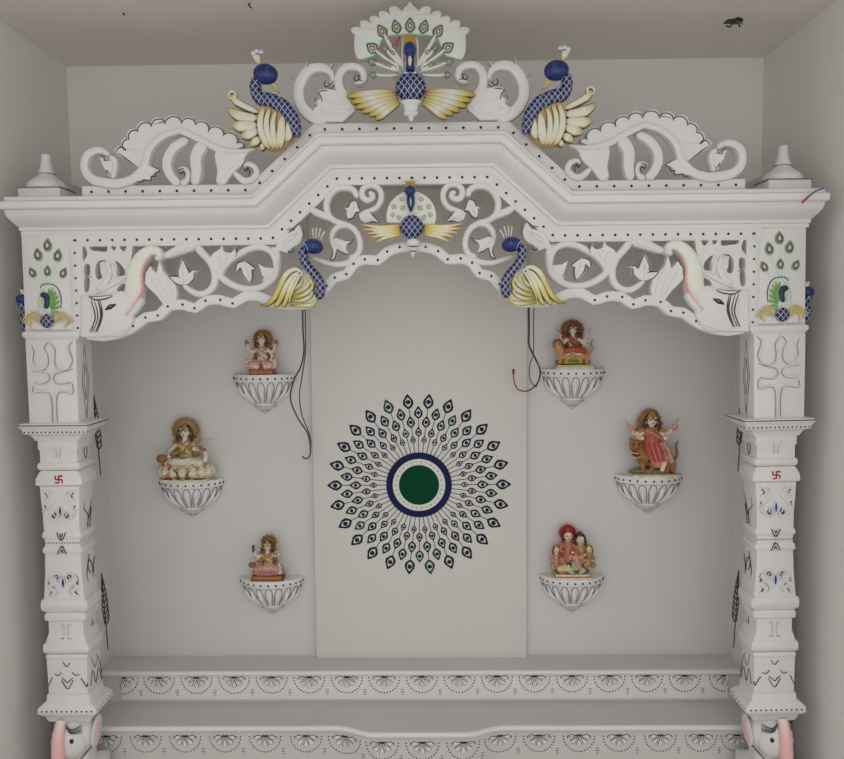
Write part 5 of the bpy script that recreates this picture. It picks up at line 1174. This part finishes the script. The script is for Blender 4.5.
# 3 small veena player
f = Fig(2, 'small veena player figurine in rose and gold on a brown plinth, lowest on the left', 268, 576, 46)
m = MB(); f.box(m, (-.36,.36,-.19,.15,0,.05), lin((150,84,44))); f.box(m, (-.31,.31,-.16,.12,.05,.085), lin((206,164,80))); f.box(m, (-.33,.33,-.17,.13,.085,.12), lin((140,70,50))); f.build(m, 'plinth', 'brown plinth with a gold band')
lotus(f, .17, .28, .17, .07, lin((206,150,132)), TERRA)
halo(f, (.01,.07,.82), .155, lin((120,84,40)), lin((206,166,70)), 15)
hc = seated(f, .9, .19, arms=((-1,(-.22,-.04,.46),(-.20,-.16,.42)), (1,(.22,-.04,.52),(.24,-.14,.60)), (-1,(-.22,-.01,.52),(-.27,-.04,.64))))
hair(f, *hc, .8); crown(f, *hc, G1, lin((220,180,80)), .75); jewels(f, hc, .9, lin((166,120,60)), gem=lin((150,60,70)), z=.18); folds(f, .23, .24, [lin((190,110,120)), G1, lin((230,200,180))])
m = MB(); f.tube(m, [(-.25,-.12,.25),(-.08,-.19,.30),(.1,-.19,.30),(.26,-.12,.25)], [.05,.07,.07,.05], lin((216,160,150)), seg=9); f.tube(m, [(-.1,-.1,.55),(0,-.13,.5),(.09,-.12,.42)], [.03,.05,.04], lin((206,170,80))); f.tube(m, [(-.15,-.2,.2),(.05,-.21,.17),(.18,-.19,.2)], [.03,.04,.03], lin((190,120,130))); f.build(m, 'draped_cloth', 'rose and gold cloth')
veena(f, (-.30,-.16,.37), (.38,-.12,.74), .03, .075)
m = MB(); f.box(m, (-.32,-.26,-.06,-.02,.62,.78), lin((110,60,80))); f.build(m, 'book', 'dark red book held up')
m = MB(); f.tube(m, [(.25,-.1,.16),(.27,-.12,.28),(.24,-.13,.37),(.28,-.14,.40)], [.05,.03,.02,.01], IVORY); f.build(m, 'swan')
# 4 many armed figure on a lion
f = Fig(3, 'red brown many armed figurine seated on a tan animal, right slab uppermost', 573, 366, 49)
m = MB(); f.box(m, (-.36,.40,-.19,.15,0,.045), IVORY); f.box(m, (-.34,.38,-.17,.14,.045,.09), lin((214,196,140))); f.build(m, 'plinth', 'cream and gold plinth')
m = MB(); f.ell(m, (0,-.01,.15), (.34,.16,.07), OLIVE); f.build(m, 'grassy_mound', 'olive mound')
m = MB(); f.ell(m, (.02,-.03,.28), (.29,.13,.14), G1); f.tube(m, [(-.2,-.08,.34),(-.28,-.12,.43),(-.31,-.14,.50)], [.11,.09,.06], G1); f.ell(m, (-.30,-.13,.50), (.07,.075,.07), G1)
for x_ in (-.24,-.12,.14,.26): f.tube(m, [(x_,-.08,.28),(x_-.01,-.12,.18),(x_-.03,-.15,.115)], [.055,.038,.035], G1)
f.tube(m, [(.28,0,.3),(.36,0,.36),(.37,0,.46),(.33,0,.50)], [.035,.025,.02,.03], G1)
o = f.body(m, 'tan_fur', lin((196,150,92)), 'lion', label='tan lion'); 
m = MB()
for k in range(9): a = k*PI/4.5; f.ell(m, (-.29+.075*math.cos(a),-.10,.51+.08*math.sin(a)), (.035,.04,.035), G2, seg=7, rg=5)
for sd in (-1, 1): f.ell(m, (-.305+sd*.03,-.20,.52), (.012,.01,.012), BLACK, seg=6, rg=4)
f.build(m, 'mane', 'brown mane and dark eyes', CLAY, o)
halo(f, (.0,.07,.80), .20, lin((126,72,48)), lin((170,96,66)), 15, h=.95)
hc = seated(f, .80, .30, matn='figurine_skin', arms=[(sd,(sd*.2,-.01,.50+.04*k),(sd*(.30-.02*k),-.06-.02*k,.46+.13*k)) for sd in (-1,1) for k in range(3)])
hair(f, *hc, .9); crown(f, *hc, TERRA, G1, .9); jewels(f, hc, .95, lin((150,84,60)), gem=RED, z=.30); folds(f, .36, .22, [lin((196,140,80)), TERRA, lin((150,60,50))])
m = MB(); f.tube(m, [(-.22,-.13,.35),(-.06,-.19,.40),(.1,-.19,.40),(.22,-.13,.35)], [.05,.07,.07,.05], lin((176,84,60)), seg=9); f.tube(m, [(-.08,-.1,.62),(0,-.13,.56),(.08,-.12,.48)], [.03,.055,.04], lin((180,90,64))); f.tube(m, [(-.02,-.2,.38),(-.04,-.22,.3),(.02,-.22,.2)], [.05,.04,.02], lin((206,150,96))); f.build(m, 'draped_cloth', 'brick red cloth')
for sd in (-1, 1):
    m = MB(); f.tube(m, [(sd*.26,-.1,.68),(sd*.34,-.1,.86)], [.014,.008], G1, seg=5); f.build(m, 'small_mace', 'small gilded weapon')
    m = MB(); f.tube(m, [(sd*.30,-.06,.42),(sd*.36,-.1,.60)], .012, G2, seg=5); f.build(m, 'small_spear', 'small brown weapon')
# 5 lady on tiger
f = Fig(4, 'tall figurine in a coral pink sari beside a brown tiger on a green base', 651, 473, 70)
m = MB(); f.box(m, (-.30,.36,-.17,.14,0,.03), IVORY); f.box(m, (-.28,.34,-.155,.13,.03,.05), lin((190,150,100))); f.build(m, 'plinth', 'cream plinth')
m = MB(); f.ell(m, (.02,-.01,.07), (.30,.13,.05), SAGE); f.build(m, 'grassy_mound', 'green mound')
m = MB(); f.ell(m, (.08,.0,.22), (.25,.11,.10), G2); f.tube(m, [(-.08,-.05,.26),(-.18,-.09,.36),(-.22,-.11,.43)], [.11,.10,.09], G2); f.ell(m, (-.23,-.13,.46), (.09,.08,.085), G2); f.ell(m, (-.25,-.20,.43), (.045,.04,.04), G2)
for x_ in (-.12,.0,.2,.28): f.tube(m, [(x_,-.06,.2),(x_,-.1,.13),(x_-.03,-.13,.07)], [.05,.035,.032], G2)
for sd in (-1, 1): f.ell(m, (-.23+sd*.06,-.10,.54), (.022,.02,.03), G2)
f.tube(m, [(.3,0,.22),(.36,.02,.30),(.34,.02,.42),(.37,.02,.5)], [.03,.022,.02,.012], G2)
o = f.body(m, 'tiger_fur', lin((156,106,58)), 'tiger', label='brown tiger with open jaws')
m = MB()
for k in range(4): f.tube(m, [(-.05+.07*k,-.115,.34),(-.06+.07*k,-.125,.26),(-.04+.07*k,-.11,.20)], .010, HAIR, seg=5)
for k in range(6): f.tube(m, [(-.31+.02*(k%2),-.16,.30+.035*k),(-.22,-.20+.01*k,.29+.03*k),(-.15,-.15,.32+.03*k)], .009, HAIR if k % 2 else lin((220,190,130)), seg=5)
for sd in (-1, 1): f.ell(m, (-.24+sd*.035,-.205,.485), (.014,.012,.014), BLACK, seg=6, rg=4)
f.ell(m, (-.25,-.235,.42), (.03,.012,.016), RED, seg=7, rg=5); f.build(m, 'stripes', 'dark stripes and eyes', CLAY, o)
m = MB(); z=.38
f.tube(m, [(0,0,.28),(0,-.01,.42),(.0,-.01,.58),(0,0,.70)], [.14,.10,.105,.06], SKIN, seg=10); head(f, m, (0,-.03,.80), .075)
for sd in (-1, 1):
    f.tube(m, [(sd*.10,0,.66),(sd*.22,.0,.60),(sd*.27,-.06,.70)], [.04,.032,.024], SKIN, seg=8); f.ell(m, (sd*.27,-.06,.715), (.03,.025,.034), SKIN)
    f.tube(m, [(sd*.10,-.01,.64),(sd*.19,-.07,.55),(sd*.15,-.15,.56)], [.04,.032,.024], SKIN, seg=8); f.ell(m, (sd*.15,-.155,.565), (.028,.024,.03), SKIN)
f.tube(m, [(0.02,-.06,.32),(.14,-.14,.28),(.12,-.17,.16),(.10,-.2,.10)], [.08,.06,.04,.03], SKIN, seg=9)
o = f.body(m, 'figurine_skin', SKIN); hc = ((0,-.03,.80), .075); f.face(*hc, o)
hair(f, *hc, 1.1); crown(f, *hc, G1, G2, .9)
m = MB(); f.ell(m, (0,.06,.82), (.13,.03,.14), G2, seg=14); f.build(m, 'halo', 'brown gold halo')
m = MB(); f.ell(m, (0,-.03,.615), (.105,.085,.10), lin((170,140,70)))
for sd in (-1, 1): f.tube(m, [(sd*.09,-.01,.67),(sd*.17,-.01,.63)], [.05,.042], lin((170,140,70)), seg=8)
f.build(m, 'blouse', 'ochre green blouse')
jewels(f, hc, .8, lin((160,110,80)), gem=ROSE, z=.36)
CORAL = lin((206,100,90))
m = MB(); f.tube(m, [(0,-.02,.56),(0,-.04,.45),(.04,-.07,.34),(.07,-.10,.22),(.08,-.12,.13)], [.115,.145,.15,.11,.07], [lin((200,110,80)), CORAL, CORAL, lin((226,130,116)), G1], seg=12)
for k in range(6): f.tube(m, [(-.07+.03*k,-.17,.50),(-.05+.035*k,-.215,.38),(.0+.03*k,-.215,.24)], .014, lin((228,140,124)) if k % 2 else lin((190,76,72)), seg=6)
f.tube(m, [(-.1,-.08,.68),(.0,-.12,.62),(.11,-.1,.55)], [.025,.032,.025], lin((206,130,110))); f.tube(m, [(.12,-.1,.50),(.2,-.08,.38),(.26,-.06,.2)], [.03,.045,.05], lin((222,170,150))); f.build(m, 'sari', 'coral pink pleated sari')
for x1, z1 in ((-.36,.82),(.34,.84)):
    m = MB(); f.tube(m, [(-.27 if x1 < 0 else .27,-.07,.66),(x1,-.07,z1)], [.012,.008], lin((200,150,120)), seg=5); f.ell(m, ((.29 if x1 > 0 else -.29),-.08,.71), (.045,.02,.045), lin((220,150,145))); f.build(m, 'raised_weapon', 'pinkish weapon in a raised hand')
# 6 family group
f = Fig(5, 'family group figurine of several crowned figures close together, lowest on the right', 572, 573.5, 50)
m = MB(); f.box(m, (-.38,.38,-.19,.15,0,.035), IVORY); f.box(m, (-.36,.36,-.175,.14,.035,.06), lin((206,110,76))); f.box(m, (-.35,.35,-.17,.13,.06,.10), IVORY); f.build(m, 'plinth', 'cream plinth with an orange band')
m = MB(); f.ell(m, (0,0,.13), (.35,.15,.05), OLIVE); f.build(m, 'mound', 'olive green base')
def person(f, x, z, s_, cloth, name, face_col=SKIN, hair_col=HAIR, halo_col=None, crown_col=G1, y=0.0):
    m = MB(); f.tube(m, [(x,y,z),(x,y,z+.18*s_),(x,y,z+.38*s_),(x,y,z+.46*s_)], [.15*s_,.12*s_,.11*s_,.05*s_], cloth, seg=10)
    for sd in (-1, 1): f.tube(m, [(x+sd*.10*s_,y,z+.37*s_),(x+sd*.17*s_,y-.05*s_,z+.25*s_),(x+sd*.08*s_,y-.14*s_,z+.22*s_)], [.045*s_,.04*s_,.03*s_], cloth, seg=7); f.tube(m, [(x+sd*.06*s_,y-.04*s_,z+.06*s_),(x+sd*.16*s_,y-.13*s_,z+.05*s_),(x+sd*.06*s_,y-.18*s_,z-.05*s_)], [.08*s_,.07*s_,.04*s_], cloth, seg=8)
    b_ = f.build(m, name, 'robed seated figure of the group')
    m = MB(); hc_ = (x,y-.02,z+.56*s_); head(f, m, hc_, .10*s_); f.ell(m, (x+.07*s_,y-.16*s_,z+.22*s_), (.03*s_,.03*s_,.03*s_), SKIN); h_ = f.build(m, 'head', None, CLAY, b_)
    m = MB(); r = .10*s_
    f.ell(m, (x,y+.01,z+.60*s_), (r*1.15,r*.9,r*1.15), hair_col)
    for sd in (-1, 1): f.tube(m, [(x+sd*r*.9,y-.02,z+.62*s_),(x+sd*r*1.15,y-.02,z+.5*s_),(x+sd*r*1.1,y-.03,z+.4*s_)], [r*.3,r*.3,r*.15], hair_col)
    for sd in (-1, 1): f.ell(m, (x+sd*r*.38,y-.02-r*.86,z+.57*s_), (r*.16,r*.1,r*.09), BLACK, seg=7, rg=5)
    f.ell(m, (x,y-.02-r*.93,z+.52*s_), (r*.18,r*.08,r*.07), RED, seg=7, rg=5)
    f.tube(m, [(x,y,z+.63*s_),(x,y,z+.70*s_),(x,y,z+.76*s_)], [r*.9,r*.6,r*.15], crown_col, seg=9)
    if halo_col:
        f.ell(m, (x,y+.07,z+.60*s_), (.17*s_,.03,.18*s_), halo_col, seg=16)
        for k in range(11): a = PI*k/10; f.ell(m, (x+.17*s_*math.cos(a),y+.05,z+.60*s_+.18*s_*math.sin(a)), (.025*s_,)*3, lin((196,70,60)), seg=6, rg=4)
    f.build(m, 'hair_and_crown', 'hair, face paint and crown', CLAY, b_)
person(f, -.07, .34, .92, lin((196,120,92)), 'turbaned_figure', hair_col=lin((120,34,34)), halo_col=lin((150,40,40)), crown_col=lin((176,50,46)), y=.02)
person(f, .16, .30, .85, lin((190,150,100)), 'dark_haired_figure', crown_col=lin((90,44,34)), y=.02)
person(f, -.29, .22, .62, lin((206,150,120)), 'small_side_figure', hair_col=lin((130,60,44)))
person(f, .32, .24, .60, lin((186,130,80)), 'small_side_figure', hair_col=G2)
m = MB(); f.ell(m, (.06,-.14,.28), (.10,.07,.11), lin((190,190,150))); f.ell(m, (.06,-.16,.43), (.075,.06,.075), lin((226,160,140)))
for sd in (-1, 1): f.ell(m, (.06+sd*.095,-.14,.45), (.05,.015,.055), lin((226,150,130))); f.tube(m, [(.06+sd*.06,-.17,.22),(.06+sd*.15,-.18,.19),(.06+sd*.05,-.2,.14)], [.045,.04,.03], lin((200,190,150)))
f.tube(m, [(.06,-.21,.43),(.055,-.24,.37),(.07,-.25,.31),(.10,-.24,.30)], [.035,.028,.022,.014], lin((226,160,140))); f.tube(m, [(.06,-.15,.50),(.06,-.15,.58)], [.06,.012], G1); o = f.build(m, 'elephant_headed_child', 'small elephant headed figure in front')
m = MB(); f.tube(m, [(-.28,-.14,.2),(-.16,-.18,.24),(-.05,-.18,.2)], [.06,.075,.05], lin((216,206,150))); f.tube(m, [(-.10,-.18,.30),(-.05,-.2,.2),(-.03,-.2,.13)], [.03,.03,.02], IVORY); f.ell(m, (-.20,-.18,.15), (.06,.03,.04), ROSE); f.build(m, 'draped_cloth', 'pale yellow cloth in front')
# ================================================================== HANGING CABLES
YW = YF+.028
def cable(name, pts, r, col, parent): 
    return MB().tube([tuple(P(a, b, y)) for a, b, y in pts], r, col, seg=7, res=5).build(name, parent, PLAS)
p0 = P(304, 300, YW); t = thing('hanging_wires', tuple(p0), 'dark wires hanging in front of the left edge of the centre slab', 'cable')
cable('dark_wire', [(302.5,296,YW),(303,330,2.3),(304,350,2.35),(301,366,2.42),(294,380,2.46),(290.5,394,2.48),(292,405,2.5),(299,420,2.53),(308,434,2.55),(310.5,450,2.55),(309,457,2.55),(305,458.5,2.55),(302,456,2.55)], .0024, lin((50,50,62)), t)
cable('red_wire', [(305,296,YW),(305.5,330,2.3),(305.5,352,2.36),(301.5,380,2.43),(299.5,396,2.48),(302,415,2.52),(308,430,2.55),(311,442,2.55),(310,455,2.55)], .0020, lin((112,70,72)), t)
p0 = P(529, 300, YW); t = thing('hanging_cable', tuple(p0), 'looped dark cable with a red end hanging at the right edge of the centre slab', 'cable')
cable('dark_cable', [(528.5,296,YW),(528.8,330,2.32),(529,345,2.38),(535,358,2.43),(540,370,2.5),(538,382,2.53),(529,390.5,2.55),(519,390,2.55),(514.5,383,2.55),(513.5,374,2.55)], [.003,.003,.003,.0028,.0026,.0024,.0022,.002,.002,.002], [lin((50,48,60))]*7+[lin((150,40,44))]*3, t)
cable('thin_wire', [(534.5,296,YW),(533.5,325,2.32),(533.5,352,2.4),(529.5,366,2.48),(530,379,2.53),(535.5,387,2.55),(538,382,2.55)], .0017, lin((84,84,104)), t)
cable('red_cable_end', [(513.4,374,2.55),(513.6,369,2.55)], .0036, lin((70,20,24)), t)
